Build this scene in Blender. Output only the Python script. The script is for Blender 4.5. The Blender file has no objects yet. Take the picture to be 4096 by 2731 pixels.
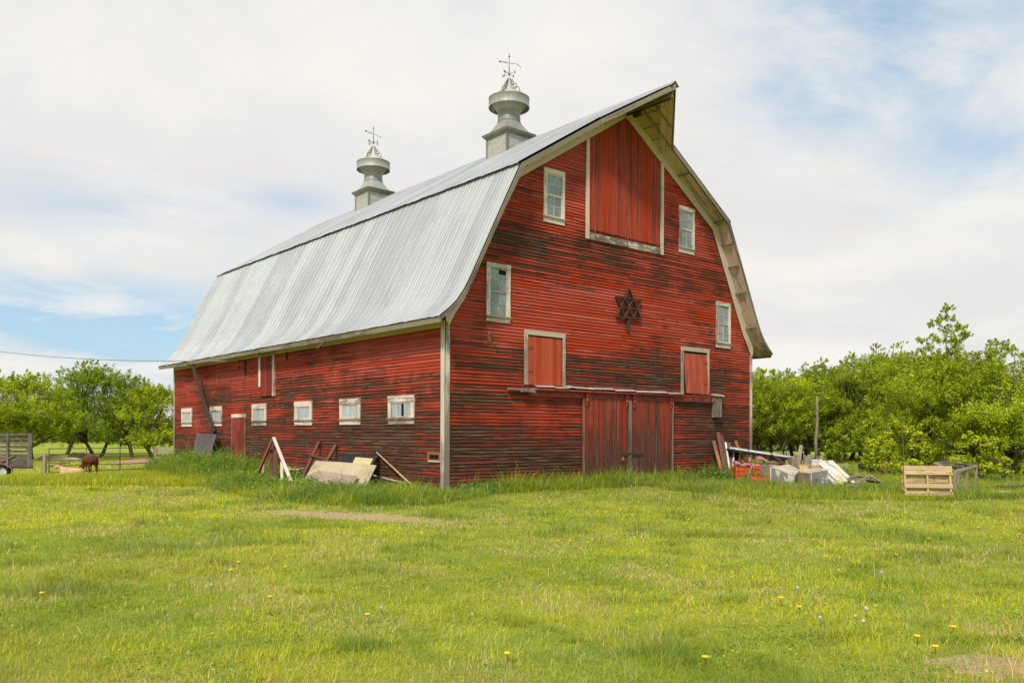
import bpy, math, random
import numpy as np
from mathutils import Vector, Matrix, Euler
R = math.radians
random.seed(7); rng = np.random.default_rng(11)
S = bpy.context.scene
COL = S.collection

# ------------------------------------------------------------------ camera
CAM = Vector((-12.27, -17.0225, 1.5083)); YAW = 0.70507; F = 3332.55
cd = bpy.data.cameras.new("camera"); cam = bpy.data.objects.new("camera", cd); COL.objects.link(cam)
cd.sensor_width = 36; cd.lens = F / 4096 * 36; cd.shift_y = 364.18 / 4096
cd.clip_start = 0.05; cd.clip_end = 5000
cam.matrix_world = Matrix.Translation(CAM) @ Matrix.Rotation(-YAW, 4, 'Z') @ Matrix.Rotation(R(90) + 0.00028, 4, 'X') @ Matrix.Rotation(0.00278, 4, 'Z')
S.camera = cam
S.view_settings.view_transform = 'Standard'; S.view_settings.look = 'None'
S.view_settings.exposure = 0.0; S.view_settings.gamma = 1

# ------------------------------------------------------------------ node helper
class G:
    def __init__(s, nt): s.nt = nt; s.N = nt.nodes; s.L = nt.links
    def n(s, t, ins=None, **kw):
        nd = s.N.new(t)
        for k, v in kw.items(): setattr(nd, k, v)
        for k, v in (ins or {}).items(): s.set(nd.inputs[k], v)
        return nd
    def set(s, sock, v):
        if hasattr(v, 'links'): s.L.new(v, sock)
        elif hasattr(v, 'outputs'): s.L.new(v.outputs[0], sock)
        else:
            if sock.type == 'RGBA' and len(v) == 3: v = (*v, 1)
            sock.default_value = v
    def m(s, op, a, b=0.0, c=0.0, clamp=False):
        nd = s.N.new('ShaderNodeMath'); nd.operation = op; nd.use_clamp = clamp
        s.set(nd.inputs[0], a); s.set(nd.inputs[1], b); s.set(nd.inputs[2], c); return nd.outputs[0]
    def mix(s, f, a, b, mode='MIX'):
        nd = s.N.new('ShaderNodeMix'); nd.data_type = 'RGBA'; nd.blend_type = mode
        s.set(nd.inputs[0], f); s.set(nd.inputs[6], a); s.set(nd.inputs[7], b); return nd.outputs[2]
    def ss(s, v, a, b, lo=0.0, hi=1.0):
        nd = s.N.new('ShaderNodeMapRange'); nd.interpolation_type = 'SMOOTHSTEP'
        s.set(nd.inputs[0], v); nd.inputs[1].default_value = a; nd.inputs[2].default_value = b
        nd.inputs[3].default_value = lo; nd.inputs[4].default_value = hi; return nd.outputs[0]
    def noise(s, vec, scale=1.0, detail=4.0, rough=.55, dist=0.0):
        nd = s.n('ShaderNodeTexNoise', {'Vector': vec, 'Scale': scale, 'Detail': detail, 'Roughness': rough, 'Distortion': dist})
        return nd.outputs[0]
    def sc(s, vec, x, y, z):
        return s.n('ShaderNodeMapping', {'Vector': vec, 'Scale': (x, y, z)}).outputs[0]

# ------------------------------------------------------------------ world: thin cloud over a Nishita sky
SUN_AZ_VEC = Vector((-0.86, -0.51, 0)).normalized(); SUN_EL = R(48)
W_ = bpy.data.worlds.new("World"); S.world = W_; W_.use_nodes = True
g = G(W_.node_tree); g.N.clear()
sky = g.n('ShaderNodeTexSky', sky_type='NISHITA', sun_disc=False, sun_elevation=SUN_EL)
sky.sun_rotation = math.atan2(SUN_AZ_VEC.x, SUN_AZ_VEC.y)
sky.air_density = 1.0; sky.dust_density = 1.4; sky.ozone_density = 1.2
tc = g.n('ShaderNodeTexCoord'); sx = g.n('ShaderNodeSeparateXYZ', {0: tc.outputs['Generated']})
X, Y, Z = sx.outputs[0], sx.outputs[1], sx.outputs[2]
zz = g.m('ADD', g.m('MAXIMUM', Z, 0.0), 0.16)
pv = g.n('ShaderNodeCombineXYZ', {0: g.m('DIVIDE', X, zz), 1: g.m('DIVIDE', Y, zz), 2: 0.0}).outputs[0]
n1 = g.noise(g.sc(pv, 1.0, 1.0, 1), 1.15, 9, .60, .35)
n2 = g.noise(g.sc(pv, .55, 1.1, 1), .55, 6, .55, .2)
n3 = g.noise(g.sc(pv, 1.6, .7, 1), 2.6, 8, .62, .5)
az = g.m('SUBTRACT', g.m('ARCTAN2', X, Y), YAW); el = g.m('ARCSINE', Z)
zones = [(-.53, .118, .24, .020, 1.25), (-.40, .088, .12, .016, 1.2), (-.34, .045, .07, .016, .9), (-.50, .150, .2, .02, .5), (-.262, .262, .06, .016, .35), (-.04, .46, .06, .03, .4),
         (.45, .40, .15, .07, .78), (.34, .36, .10, .04, .35), (.36, .45, .10, .03, .4), (.52, .29, .09, .05, .5), (.30, .46, .1, .03, .4), (-.45, .235, .15, .03, .3), (-.60, .03, .25, .02, .5)]
tot = None
for a0, e0, sa, se, amp in zones:
    q = g.m('ADD', g.m('POWER', g.m('DIVIDE', g.m('SUBTRACT', az, a0), sa), 2.0), g.m('POWER', g.m('DIVIDE', g.m('SUBTRACT', el, e0), se), 2.0))
    q = g.m('MULTIPLY', g.m('EXPONENT', g.m('MULTIPLY', q, -1.0)), amp)
    tot = q if tot is None else g.m('ADD', tot, q)
blue = g.m('MULTIPLY', tot, g.ss(n1, .34, .56, .25, 1.35))
blue = g.m('ADD', blue, g.ss(n2, .60, .78, 0, .35)); blue = g.m('ADD', blue, g.ss(n3, .60, .80, 0, .22), clamp=True)
shade = g.ss(g.m('ADD', g.m('MULTIPLY', n1, .6), g.m('MULTIPLY', n2, .4)), .38, .58)
cloud = g.mix(shade, (8.7, 8.4, 7.95), (7.55, 7.45, 7.45))
skyc = g.mix(0.55, g.mix(1.0, sky.outputs[0], (1.5, 1.5, 1.45), 'MULTIPLY'), (3.7, 6.0, 8.0))
# blue sky added behind the camera, out of view, to cut ambient fill
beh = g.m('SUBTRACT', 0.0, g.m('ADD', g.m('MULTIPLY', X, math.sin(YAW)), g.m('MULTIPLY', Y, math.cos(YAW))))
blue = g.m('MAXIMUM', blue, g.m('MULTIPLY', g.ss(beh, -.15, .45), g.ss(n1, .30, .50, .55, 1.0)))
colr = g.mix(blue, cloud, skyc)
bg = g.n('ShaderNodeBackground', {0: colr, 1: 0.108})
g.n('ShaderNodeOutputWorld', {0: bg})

sd = bpy.data.lights.new("sun", 'SUN'); sd.energy = 3.6; sd.angle = R(9); sd.color = (1, .93, .82)
sun = bpy.data.objects.new("sun", sd); COL.objects.link(sun)
dv = (SUN_AZ_VEC * math.cos(SUN_EL) + Vector((0, 0, math.sin(SUN_EL)))); sun.rotation_euler = dv.to_track_quat('Z', 'Y').to_euler()
sun.location = (-10, -10, 20)

# ------------------------------------------------------------------ pixel ray -> real point at a chosen distance
def P(px, py, D):
    x = px - 2048; y = py - 1365.5 - 364.18
    c, s = math.cos(.00278), math.sin(.00278); x, y = x*c + y*s, -x*s + y*c
    r = x / F * D; u = -y / F * D; cy, sy = math.cos(YAW), math.sin(YAW)
    return Vector((CAM.x + r*cy + D*sy, CAM.y - r*sy + D*cy, CAM.z + u))
def smooth(a, b, x):
    t = np.clip((x - a) / (b - a), 0, 1); return t*t*(3 - 2*t)
_h = rng.random((256, 256))
def vn(x, y, s, o=0):
    x = np.asarray(x, float)/s + 37.3 + o*11.7; y = np.asarray(y, float)/s + 91.1 + o*5.3
    xi = np.floor(x).astype(int); yi = np.floor(y).astype(int); fx = x-xi; fy = y-yi
    fx = fx*fx*(3-2*fx); fy = fy*fy*(3-2*fy); a = xi & 255; b = yi & 255; a1 = (xi+1) & 255; b1 = (yi+1) & 255
    return (_h[a, b]*(1-fx) + _h[a1, b]*fx)*(1-fy) + (_h[a, b1]*(1-fx) + _h[a1, b1]*fx)*fy
def fbm(x, y, s, o=0, k=3):
    t = 0; w = 0
    for i in range(k): t = t + vn(x, y, s/2**i, o+i*3) / 2**i; w += 1/2**i
    return t/w
def gz(x, y):
    x = np.asarray(x, float); y = np.asarray(y, float)
    z = -.9*smooth(10, 30, y)
    far = smooth(90, 400, np.hypot(x+12, y+17))
    z = z + (fbm(x, y, 6.0, 2)-.5)*.14*(1-smooth(0, 1, (np.abs(x-6)<8)*(np.abs(y-10)<11)*1.0)) + far*1.5
    return z
def gzf(x, y): return float(gz(x, y))

# ------------------------------------------------------------------ mesh builder
class MB:
    def __init__(s): s.v = []; s.f = []; s.ax = []; s.rn = []; s.sm = []; s.st = []
    def add(s, vs, fs, axis=(0, 0, 1), rnd=None, smooth=False):
        b = len(s.v); s.st.append(b); s.v += [Vector(p) for p in vs]; r = random.random() if rnd is None else rnd
        for f in fs: s.f.append([b+i for i in f]); s.ax.append(Vector(axis)); s.rn.append(r); s.sm.append(smooth)
        return s
    def hexa(s, c, axis=None, rnd=None):       # 4 bottom corners, then 4 top corners
        c = [Vector(p) for p in c]
        if axis is None:
            e = [c[1]-c[0], c[3]-c[0], c[4]-c[0]]; axis = max(e, key=lambda q: q.length).normalized()
        return s.add(c, [(0, 3, 2, 1), (4, 5, 6, 7), (0, 1, 5, 4), (1, 2, 6, 5), (2, 3, 7, 6), (3, 0, 4, 7)], axis, rnd)
    def box(s, a, b, axis=None, rnd=None):     # min corner, max corner
        (x0, y0, z0), (x1, y1, z1) = a, b
        return s.hexa([(x0, y0, z0), (x1, y0, z0), (x1, y1, z0), (x0, y1, z0), (x0, y0, z1), (x1, y0, z1), (x1, y1, z1), (x0, y1, z1)], axis, rnd)
    def beam(s, p, q, w, h, side=None, rnd=None, jit=0.0, tw=0.0):
        p = Vector(p); q = Vector(q); d = (q-p).normalized()
        sd_ = Vector(side) if side is not None else d.cross(Vector((0, 0, 1)))
        if sd_.length < 1e-3: sd_ = Vector((1, 0, 0))
        sd_ = (sd_ - d*sd_.dot(d)).normalized(); up = sd_.cross(d).normalized()
        j = lambda: Vector([random.uniform(-jit, jit) for _ in range(3)])
        cs = []
        for c, k in ((p, 0), (q, 1)):
            a = sd_*math.cos(tw*k)+up*math.sin(tw*k); b = up*math.cos(tw*k)-sd_*math.sin(tw*k)
            cs += [c - a*w/2 - b*h/2 + j(), c + a*w/2 - b*h/2 + j(), c + a*w/2 + b*h/2 + j(), c - a*w/2 + b*h/2 + j()]
        return s.hexa(cs, d, rnd)
    def tube(s, pts, r, n=8, rnd=None, cap=True):
        pts = [Vector(p) for p in pts]; rs = r if isinstance(r, (list, tuple)) else [r]*len(pts)
        vs = []; fs = []; ref = None
        for i, p in enumerate(pts):
            d = (pts[min(i+1, len(pts)-1)] - pts[max(i-1, 0)])
            d = d.normalized() if d.length > 1e-9 else Vector((0, 0, 1))
            if ref is None: ref = d.cross(Vector((.31, .87, .13))).normalized()
            ref = (ref - d*ref.dot(d)).normalized(); b = d.cross(ref)
            for k in range(n):
                t = 2*math.pi*k/n; vs.append(p + (ref*math.cos(t)+b*math.sin(t))*rs[i])
        for i in range(len(pts)-1):
            for k in range(n): fs.append((i*n+k, i*n+(k+1) % n, (i+1)*n+(k+1) % n, (i+1)*n+k))
        if cap: fs.append(tuple(range(n-1, -1, -1))); fs.append(tuple((len(pts)-1)*n+k for k in range(n)))
        return s.add(vs, fs, (pts[-1]-pts[0]).normalized() if (pts[-1]-pts[0]).length > 1e-6 else (0, 0, 1), rnd, True)
    def lathe(s, c, prof, n=32, rnd=None, axis=(0, 0, 1), smooth=True):
        c = Vector(c); q = Vector((0, 0, 1)).rotation_difference(Vector(axis)); vs = []; fs = []
        for r, z in prof:
            for k in range(n):
                t = 2*math.pi*k/n; vs.append(c + q @ Vector((r*math.cos(t), r*math.sin(t), z)))
        for i in range(len(prof)-1):
            for k in range(n): fs.append((i*n+k, i*n+(k+1) % n, (i+1)*n+(k+1) % n, (i+1)*n+k))
        return s.add(vs, fs, axis, rnd, smooth)
    def prism(s, poly, off, axis=(0, 0, 1), rnd=None):   # planar polygon (3D pts) extruded by vector
        n = len(poly); poly = [Vector(p) for p in poly]; off = Vector(off)
        return s.add(poly + [p+off for p in poly], [tuple(range(n-1, -1, -1)), tuple(range(n, 2*n))] + [(i, (i+1) % n, n+(i+1) % n, n+i) for i in range(n)], axis, rnd)
    def blob(s, c, rad, n=12, m=8, rough=.15, rnd=None, rot=0):
        vs = []; fs = []; c = Vector(c); o = random.random()*50
        for i in range(m+1):
            ph = math.pi*i/m
            for k in range(n):
                t = 2*math.pi*k/n; q = Vector((math.sin(ph)*math.cos(t), math.sin(ph)*math.sin(t), math.cos(ph)))
                f = 1 + rough*(float(vn(q.x*2+q.z+o, q.y*2-q.z+o, 1.0))-.5)*2
                p = Vector((q.x*rad[0], q.y*rad[1], q.z*rad[2]))*f; p.rotate(Euler((0, 0, rot))); vs.append(c+p)
        for i in range(m):
            for k in range(n): fs.append((i*n+k, (i+1)*n+k, (i+1)*n+(k+1) % n, i*n+(k+1) % n))
        return s.add(vs, fs, (0, 0, 1), rnd, True)
    def build_each(s, name, mat, parent):
        starts = s.st + [len(s.v)]; out = []
        for a, b in zip(starts[:-1], starts[1:]):
            k = MB(); k.v = s.v[a:b]
            for f, ax, r, sm in zip(s.f, s.ax, s.rn, s.sm):
                if a <= f[0] < b: k.f.append([i-a for i in f]); k.ax.append(ax); k.rn.append(r); k.sm.append(sm)
            out.append(k.build(name, mat, parent))
        return out
    def build(s, name, mat, parent=None, loc=None):
        org = Vector((0, 0, 0))
        if parent is not None: org = Vector(parent['_org'])
        elif loc is not None: org = Vector(loc)
        elif s.v:
            a = np.array([tuple(p) for p in s.v]); org = Vector(((a[:, 0].min()+a[:, 0].max())/2, (a[:, 1].min()+a[:, 1].max())/2, a[:, 2].min()))
        me = bpy.data.meshes.new(name); me.from_pydata([tuple(p-org) for p in s.v], [], s.f)
        uv = me.uv_layers.new(name='UVMap'); at = me.attributes.new('rnd', 'FLOAT', 'FACE')
        at.data.foreach_set('value', s.rn); me.polygons.foreach_set('use_smooth', s.sm)
        buf = np.zeros(len(me.loops)*2)
        for p, ax, r in zip(me.polygons, s.ax, s.rn):
            nrm = p.normal; b = nrm.cross(ax)
            if b.length < .2: b = nrm.cross(Vector((1, .3, 0))); a_ = b.cross(nrm)
            else: a_ = ax
            b.normalize(); o = r*37.0
            for li in p.loop_indices:
                co = me.vertices[me.loops[li].vertex_index].co + org
                buf[2*li] = co.dot(a_) + o; buf[2*li+1] = co.dot(b) + o*1.7
        uv.data.foreach_set('uv', buf); me.materials.append(mat)
        o = bpy.data.objects.new(name, me); COL.objects.link(o); o['_org'] = tuple(org)
        if parent is not None: o.parent = parent
        else: o.location = org
        return o
def tag(o, label=None, cat=None, group=None, kind=None):
    if label: o['label'] = label
    if cat: o['category'] = cat
    if group: o['group'] = group
    if kind: o['kind'] = kind
    return o
def thing(name, label, cat, loc, group=None):
    o = bpy.data.objects.new(name, None); COL.objects.link(o); o.location = loc; o['_org'] = tuple(loc); o.empty_display_size = .3
    return tag(o, label, cat, group)

# ------------------------------------------------------------------ materials
def newmat(name):
    m = bpy.data.materials.new(name); m.use_nodes = True; g = G(m.node_tree); g.N.clear()
    out = g.n('ShaderNodeOutputMaterial'); b = g.n('ShaderNodeBsdfPrincipled'); g.L.new(b.outputs[0], out.inputs[0])
    return m, g, b, out
def wood(name, paint, under, light, bias=0.0, fu=.7, fv=13.0, zramp=None, var=.25, rough=.85, light_amt=.6, thr=.07, zones=None, pw=.8, lips=0):
    """board material: paint worn down to bare wood along the grain; u runs along each board"""
    m, g, b, out = newmat(name)
    uv = g.n('ShaderNodeUVMap').outputs[0]; tc = g.n('ShaderNodeTexCoord').outputs['Object']
    rn = g.n('ShaderNodeAttribute', attribute_name='rnd').outputs['Fac']
    s1 = g.noise(g.sc(uv, fu, fv, 1), 1.0, 8, .68, .15); s2 = g.noise(g.sc(uv, fu*3.1, fv*3.2, 1), 1.0, 5, .6)
    pt = g.noise(tc, .42, 4, .6, .3); pt2 = g.noise(tc, 2.3, 4, .6)
    w = g.m('ADD', s1, g.m('MULTIPLY', g.m('SUBTRACT', pt, .5), pw))
    w = g.m('ADD', w, g.m('MULTIPLY', g.m('SUBTRACT', pt2, .5), .22))
    w = g.m('ADD', w, g.m('MULTIPLY', g.m('SUBTRACT', rn, .5), .26))
    w = g.m('ADD', w, g.m('MULTIPLY', g.m('SUBTRACT', s2, .5), .60))
    w = g.m('ADD', w, bias)
    if zramp:
        z = g.n('ShaderNodeSeparateXYZ', {0: tc}).outputs[2]
        fc = g.N.new('ShaderNodeFloatCurve'); c = fc.mapping.curves[0]
        mx = zramp[-1][0]
        c.points[0].location = (0, zramp[0][1]+.5); c.points[1].location = (1, zramp[-1][1]+.5)
        for zz_, v in zramp[1:-1]: c.points.new(zz_/mx, v+.5)
        fc.mapping.update(); g.set(fc.inputs['Value'], g.m('DIVIDE', z, mx))
        w = g.m('ADD', w, g.m('SUBTRACT', fc.outputs[0], .5))
    if zones:
        q3_ = g.n('ShaderNodeSeparateXYZ', {0: tc}); hx = g.m('ADD', q3_.outputs[0], q3_.outputs[1])
        for x_, z_, sx_, sz_, am in zones:
            e_ = g.m('ADD', g.m('POWER', g.m('DIVIDE', g.m('SUBTRACT', hx, x_), sx_), 2.0), g.m('POWER', g.m('DIVIDE', g.m('SUBTRACT', q3_.outputs[2], z_), sz_), 2.0))
            w = g.m('ADD', w, g.m('MULTIPLY', g.m('EXPONENT', g.m('MULTIPLY', e_, -1.0)), am))
    mask = g.ss(w, .50-thr, .56+thr); mask2 = g.ss(w, .58-thr*.5, .66+thr*1.4); deep = g.ss(w, .62, .86)
    hv = g.n('ShaderNodeHueSaturation', {'Color': paint, 'Value': g.m('ADD', g.m('MULTIPLY', g.m('ADD', g.m('MULTIPLY', rn, .6), g.m('MULTIPLY', s2, .5)), var*2), 1-var), 'Saturation': g.m('ADD', 1.0, g.m('MULTIPLY', g.m('SUBTRACT', .45, rn), .14)), 'Hue': .5}).outputs[0]
    midc = tuple(p*.36+u*.4 for p, u in zip(paint, under))
    col = g.mix(mask, hv, midc); col = g.mix(g.m('MULTIPLY', mask2, .86), col, under)
    col = g.mix(g.m('MULTIPLY', g.m('MULTIPLY', deep, g.ss(s2, .50, .62)), light_amt), col, light)
    if lips:
        fz_ = g.m('FRACT', g.m('DIVIDE', g.n('ShaderNodeSeparateXYZ', {0: tc}).outputs[2], .0895))
        lp = g.m('MULTIPLY', g.m('MULTIPLY', g.ss(fz_, .05, .26, 1, 0), mask2), g.ss(g.noise(g.sc(uv, .5, 3, 1), 1, 5, .7), .44, .62)); col = g.mix(g.m('MULTIPLY', lp, lips), col, light)
    grime = g.ss(g.noise(g.sc(uv, fu*1.3, fv*.5, 1), 1, 4, .6), .45, .8, 0, .22)
    col = g.mix(grime, col, g.mix(.5, under, (0.02, .015, .01)))
    g.set(b.inputs['Base Color'], col); b.inputs['Roughness'].default_value = rough; b.inputs['Specular IOR Level'].default_value = .25
    bm = g.n('ShaderNodeBump', {'Height': g.m('ADD', s1, g.m('MULTIPLY', mask, -.4)), 'Strength': .35, 'Distance': .006}); g.set(b.inputs['Normal'], bm)
    return m
def plain(name, col, col2=None, scale=6.0, rough=.7, metal=0.0, spec=.3, bump=0.0, lo=.4, hi=.65):
    m, g, b, out = newmat(name); tc = g.n('ShaderNodeTexCoord').outputs['Object']
    n = g.noise(tc, scale, 6, .62, .3)
    g.set(b.inputs['Base Color'], g.mix(g.ss(n, lo, hi), col, col2 or tuple(c*.65 for c in col)))
    b.inputs['Roughness'].default_value = rough; b.inputs['Metallic'].default_value = metal; b.inputs['Specular IOR Level'].default_value = spec
    if bump: g.set(b.inputs['Normal'], g.n('ShaderNodeBump', {'Height': n, 'Strength': bump, 'Distance': .01}))
    return m
RED = (.44, .060, .028); DARK = (.038, .018, .008); GREYW = (.30, .20, .115)
M = {}
M['siding'] = wood('red_siding', RED, DARK, GREYW, bias=.01, zramp=[(0, .16), (.6, .14), (1.6, .11), (2.4, .08), (3.4, .06), (4.3, -.08), (5.5, -.06), (6.6, .02), (7.2, -.03), (8.5, -.10), (12, -.10)], thr=.085, lips=.8, light_amt=.32, fu=.4, fv=11, zones=[(6.8, 3.3, 3.4, .55, .22), (1.2, 1.1, 2.2, .9, .16), (11.6, 1.6, 1.6, .9, .16), (2.6, 6.9, 1.6, .5, .16), (3.6, 1.6, 1.2, .8, -.10), (6.5, 5.2, 3.5, .6, -.08)])
M['side_siding'] = wood('red_side_siding', (.40, .056, .029), DARK, GREYW, bias=.03, zramp=[(0, .17), (.6, .17), (1.4, .13), (2.0, .06), (2.6, .06), (3.2, -.02), (3.8, -.12), (4.6, -.12)], thr=.085, lips=.8, light_amt=.32, fu=.35, fv=11, zones=[(4.0, 1.4, 5.0, .5, .10), (15, 2.9, 3.0, .5, .08), (2.5, 3.6, 4.5, .6, -.08)])
M['red_boards'] = wood('red_boards', RED, (.14, .03, .018), (.3, .12, .08), bias=-.03, fu=.25, fv=11, var=.16, pw=.15, thr=.12, zramp=[(0, 0), (8, -.02), (10.5, .06), (12, .08)])
M['red_clean'] = wood('red_hatch_boards', (.48, .078, .038), (.16, .04, .025), (.3, .15, .1), bias=-.17, fu=.5, fv=9, var=.2)
M['red_worn'] = wood('red_worn_boards', (.40, .058, .030), (.062, .034, .020), (.26, .18, .12), bias=.085, fu=.20, fv=13, var=.38, pw=.35, zramp=[(0, .22), (.6, .12), (1.4, .0), (2.7, -.08)], light_amt=.8)
M['dark_red'] = wood('dark_red_boards', (.27, .034, .02), (.06, .02, .014), (.15, .08, .05), bias=-.08, fu=.5, fv=10)
M['trim'] = wood('weathered_white_trim', (.68, .555, .45), (.25, .175, .115), (.36, .31, .24), bias=-.05, fu=1.2, fv=16, var=.15)
M['frieze'] = wood('cream_frieze', (.62, .50, .39), (.23, .19, .11), (.34, .30, .22), bias=-.13, fu=.9, fv=12, var=.12)
M['window_trim'] = wood('window_trim', (.78, .65, .54), (.23, .155, .10), (.42, .35, .27), bias=-.015, fu=1.6, fv=18, var=.16)
M['grey_wood'] = wood('grey_weathered_wood', (.36, .285, .21), (.12, .09, .065), (.40, .36, .30), bias=0, fu=1.5, fv=18, var=.2)
M['soffit'] = wood('soffit_boards', (.50, .38, .27), (.24, .165, .095), (.34, .29, .2), bias=.0, fu=.8, fv=9, var=.25)
M['hatch_trim'] = wood('hatch_trim', (.56, .46, .35), (.26, .19, .13), (.45, .38, .3), bias=.02, fu=1.6, fv=16)
M['trailer_wood'] = wood('trailer_wood', (.20, .16, .12), (.08, .06, .045), (.3, .26, .21), fu=1.5, fv=14, var=.25)
M['door_edge'] = wood('door_edge', (.26, .19, .13), (.11, .075, .05), (.38, .32, .25), fu=1.2, fv=16, var=.2)
M['worn_sill'] = wood('worn_sill', (.66, .54, .43), (.12, .07, .04), (.4, .3, .22), bias=.06, fu=1.6, fv=9, thr=.04)
M['rake_soffit'] = wood('rake_soffit', (.60, .46, .36), (.30, .21, .13), (.45, .38, .28), bias=-.03, fu=.6, fv=10, var=.2)
M['barge'] = wood('barge_board', (.27, .22, .155), (.12, .095, .07), (.30, .27, .2), bias=0, fu=1.0, fv=14, var=.25)
M['brown_wood'] = wood('brown_plank', (.16, .07, .045), (.07, .035, .025), (.2, .13, .1), bias=-.05, fu=1.5, fv=14, var=.25)
M['old_plank'] = wood('old_dark_plank', (.085, .055, .04), (.035, .022, .017), (.2, .16, .12), bias=-.02, fu=1, fv=12, var=.3)
M['rust_wood'] = wood('orange_brown_plank', (.30, .13, .06), (.12, .05, .03), (.3, .2, .12), bias=-.05, fu=1.5, fv=14, var=.25)
M['pallet'] = wood('pallet_wood', (.62, .42, .23), (.32, .20, .11), (.62, .5, .34), bias=-.05, fu=2.2, fv=22, var=.22)
M['white_boards'] = wood('white_scrap_boards', (.68, .64, .54), (.30, .25, .2), (.5, .45, .38), bias=-.04, fu=2, fv=14, var=.12)
M['ply'] = wood('plywood_sheet', (.54, .435, .28), (.38, .29, .18), (.6, .52, .4), bias=-.03, fu=1.0, fv=3.0, var=.10, thr=.2)
M['ply_pink'] = wood('peeling_plywood', (.40, .30, .225), (.29, .21, .15), (.5, .43, .36), bias=0, fu=1.3, fv=4.0, var=.12, thr=.2)
M['bark'] = wood('bark', (.15, .11, .075), (.06, .042, .03), (.22, .18, .14), bias=0, fu=3, fv=14, var=.3)
M['pole'] = wood('pole_wood', (.30, .23, .16), (.15, .11, .08), (.36, .32, .27), bias=0, fu=1.2, fv=30, var=.2)
M['white_paint'] = plain('white_paint', (.75, .75, .72), (.5, .48, .44), 5, .5)
M['grey_plastic'] = plain('grey_plastic', (.22, .25, .24), (.14, .15, .15), 7, .5)
M['black'] = plain('black_plastic', (.02, .02, .022), (.05, .05, .05), 6, .5)
M['painted_dark'] = plain('painted_dark_interior', (.008, .007, .006), (.012, .01, .009), 2, .9)  # black paint standing in for the unlit space behind openings
M['orange'] = plain('orange_plastic', (.80, .10, .02), (.45, .06, .015), 5, .45)
M['pink'] = plain('pink_foam', (.62, .24, .30), (.48, .12, .20), 4, .8)
M['yellow'] = plain('faded_yellow', (.62, .48, .20), (.42, .32, .14), 6, .7)
M['mustard'] = plain('mustard_strip', (.55, .36, .05), (.35, .23, .05), 6, .6)
M['card'] = plain('cardboard', (.55, .40, .22), (.42, .29, .16), 4, .8)
M['appliance'] = plain('peeling_enamel', (.30, .25, .20), (.72, .68, .60), 3.2, .6, lo=.52, hi=.60)
M['appliance_top'] = plain('rusty_top', (.42, .33, .22), (.62, .54, .43), 4.0, .7, lo=.45, hi=.62)
M['dusty_metal'] = plain('dusty_metal', (.26, .20, .13), (.16, .12, .08), 2.2, .6)
M['steel_gate'] = plain('green_gate_tube', (.055, .06, .045), (.10, .05, .03), 9, .55, .3)
M['iron'] = plain('rusty_iron', (.10, .055, .035), (.05, .03, .025), 14, .7, .2)
M['red_iron'] = plain('red_painted_iron', (.50, .06, .035), (.20, .05, .03), 8, .6)
M['rail_red'] = plain('red_rail', (.36, .05, .035), (.15, .045, .03), 5, .6)
M['brass'] = plain('brass', (.75, .5, .08), None, 20, .35, .6)
M['rubber'] = plain('tyre_rubber', (.02, .02, .02), (.05, .045, .04), 8, .85)
M['wire'] = plain('grey_cable', (.25, .25, .24), None, 8, .6)
M['vane'] = plain('vane_iron', (.12, .12, .11), (.22, .18, .13), 20, .5, .5)
M['fender'] = plain('faded_red_fender', (.28, .12, .09), (.2, .08, .06), 8, .6)
M['purple'] = plain('purple_grey_sheet', (.10, .075, .08), (.06, .045, .045), 3, .5, .2)
M['soil'] = plain('dirt', (.38, .24, .14), (.26, .16, .09), 3, .95, 0, .1, .5)
M['lichen'] = plain('pale_straw_dirt', (.46, .36, .2), (.34, .25, .14), 3, .95, 0, .1, .5)
M['brown_hide'] = plain('red_brown_hide', (.17, .042, .016), (.08, .022, .010), 2.5, .75)
M['cream_hide'] = plain('cream_hide', (.60, .38, .21), (.46, .27, .14), 3, .75)
M['tan_hide'] = plain('tan_hide', (.45, .19, .08), (.3, .12, .05), 4, .75)
M['flower'] = plain('dandelion_yellow', (.85, .60, .02), None, 20, .7)
M['clock'] = plain('dandelion_seed_white', (.52, .49, .42), None, 20, .9)
M['red_flower'] = plain('orange_red_blossom', (.75, .13, .04), None, 9, .7)
M['stem'] = plain('plant_stem', (.12, .17, .035), None, 9, .7)
def galv(name, base, dark, metal=.35, rough=.42, sheet=True):
    m, g, b, out = newmat(name); uv = g.n('ShaderNodeUVMap').outputs[0]; tc = g.n('ShaderNodeTexCoord').outputs['Object']
    rn = g.n('ShaderNodeAttribute', attribute_name='rnd').outputs['Fac']
    s1 = g.noise(g.sc(uv, .35, 4.5, 1), 1, 6, .6, .2); s2 = g.noise(g.sc(uv, 2.0, 5, 1), 1, 7, .65, .6); p = g.noise(tc, .5, 4, .6)
    f = g.m('ADD', g.m('MULTIPLY', s1, .6), g.m('MULTIPLY', p, .5)); f = g.m('ADD', f, g.m('MULTIPLY', g.m('SUBTRACT', rn, .5), .22))
    col = g.mix(g.ss(f, .40, .72), base, dark)
    col = g.mix(g.ss(s2, .60, .72, 0, .45), col, tuple(min(1, c*1.35) for c in base))
    col = g.mix(g.ss(g.m('ADD', s1, g.m('MULTIPLY', p, .35)), .80, .92, 0, .5), col, (.46, .40, .28))
    g.set(b.inputs['Base Color'], col); b.inputs['Metallic'].default_value = metal
    g.set(b.inputs['Roughness'], g.m('ADD', rough, g.m('MULTIPLY', g.m('SUBTRACT', s2, .5), .3)))
    g.set(b.inputs['Normal'], g.n('ShaderNodeBump', {'Height': g.m('ADD', g.noise(g.sc(uv, 1.2, 2.5, 1), 1, 3, .5), g.m('MULTIPLY', s2, .25)), 'Strength': .30, 'Distance': .02}))
    return m
M['roof'] = galv('galvanised_roof', (.43, .435, .435), (.32, .328, .332), .2, .52)
M['roof_edge'] = galv('roof_edge_metal', (.30, .31, .30), (.2, .2, .19))
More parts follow.
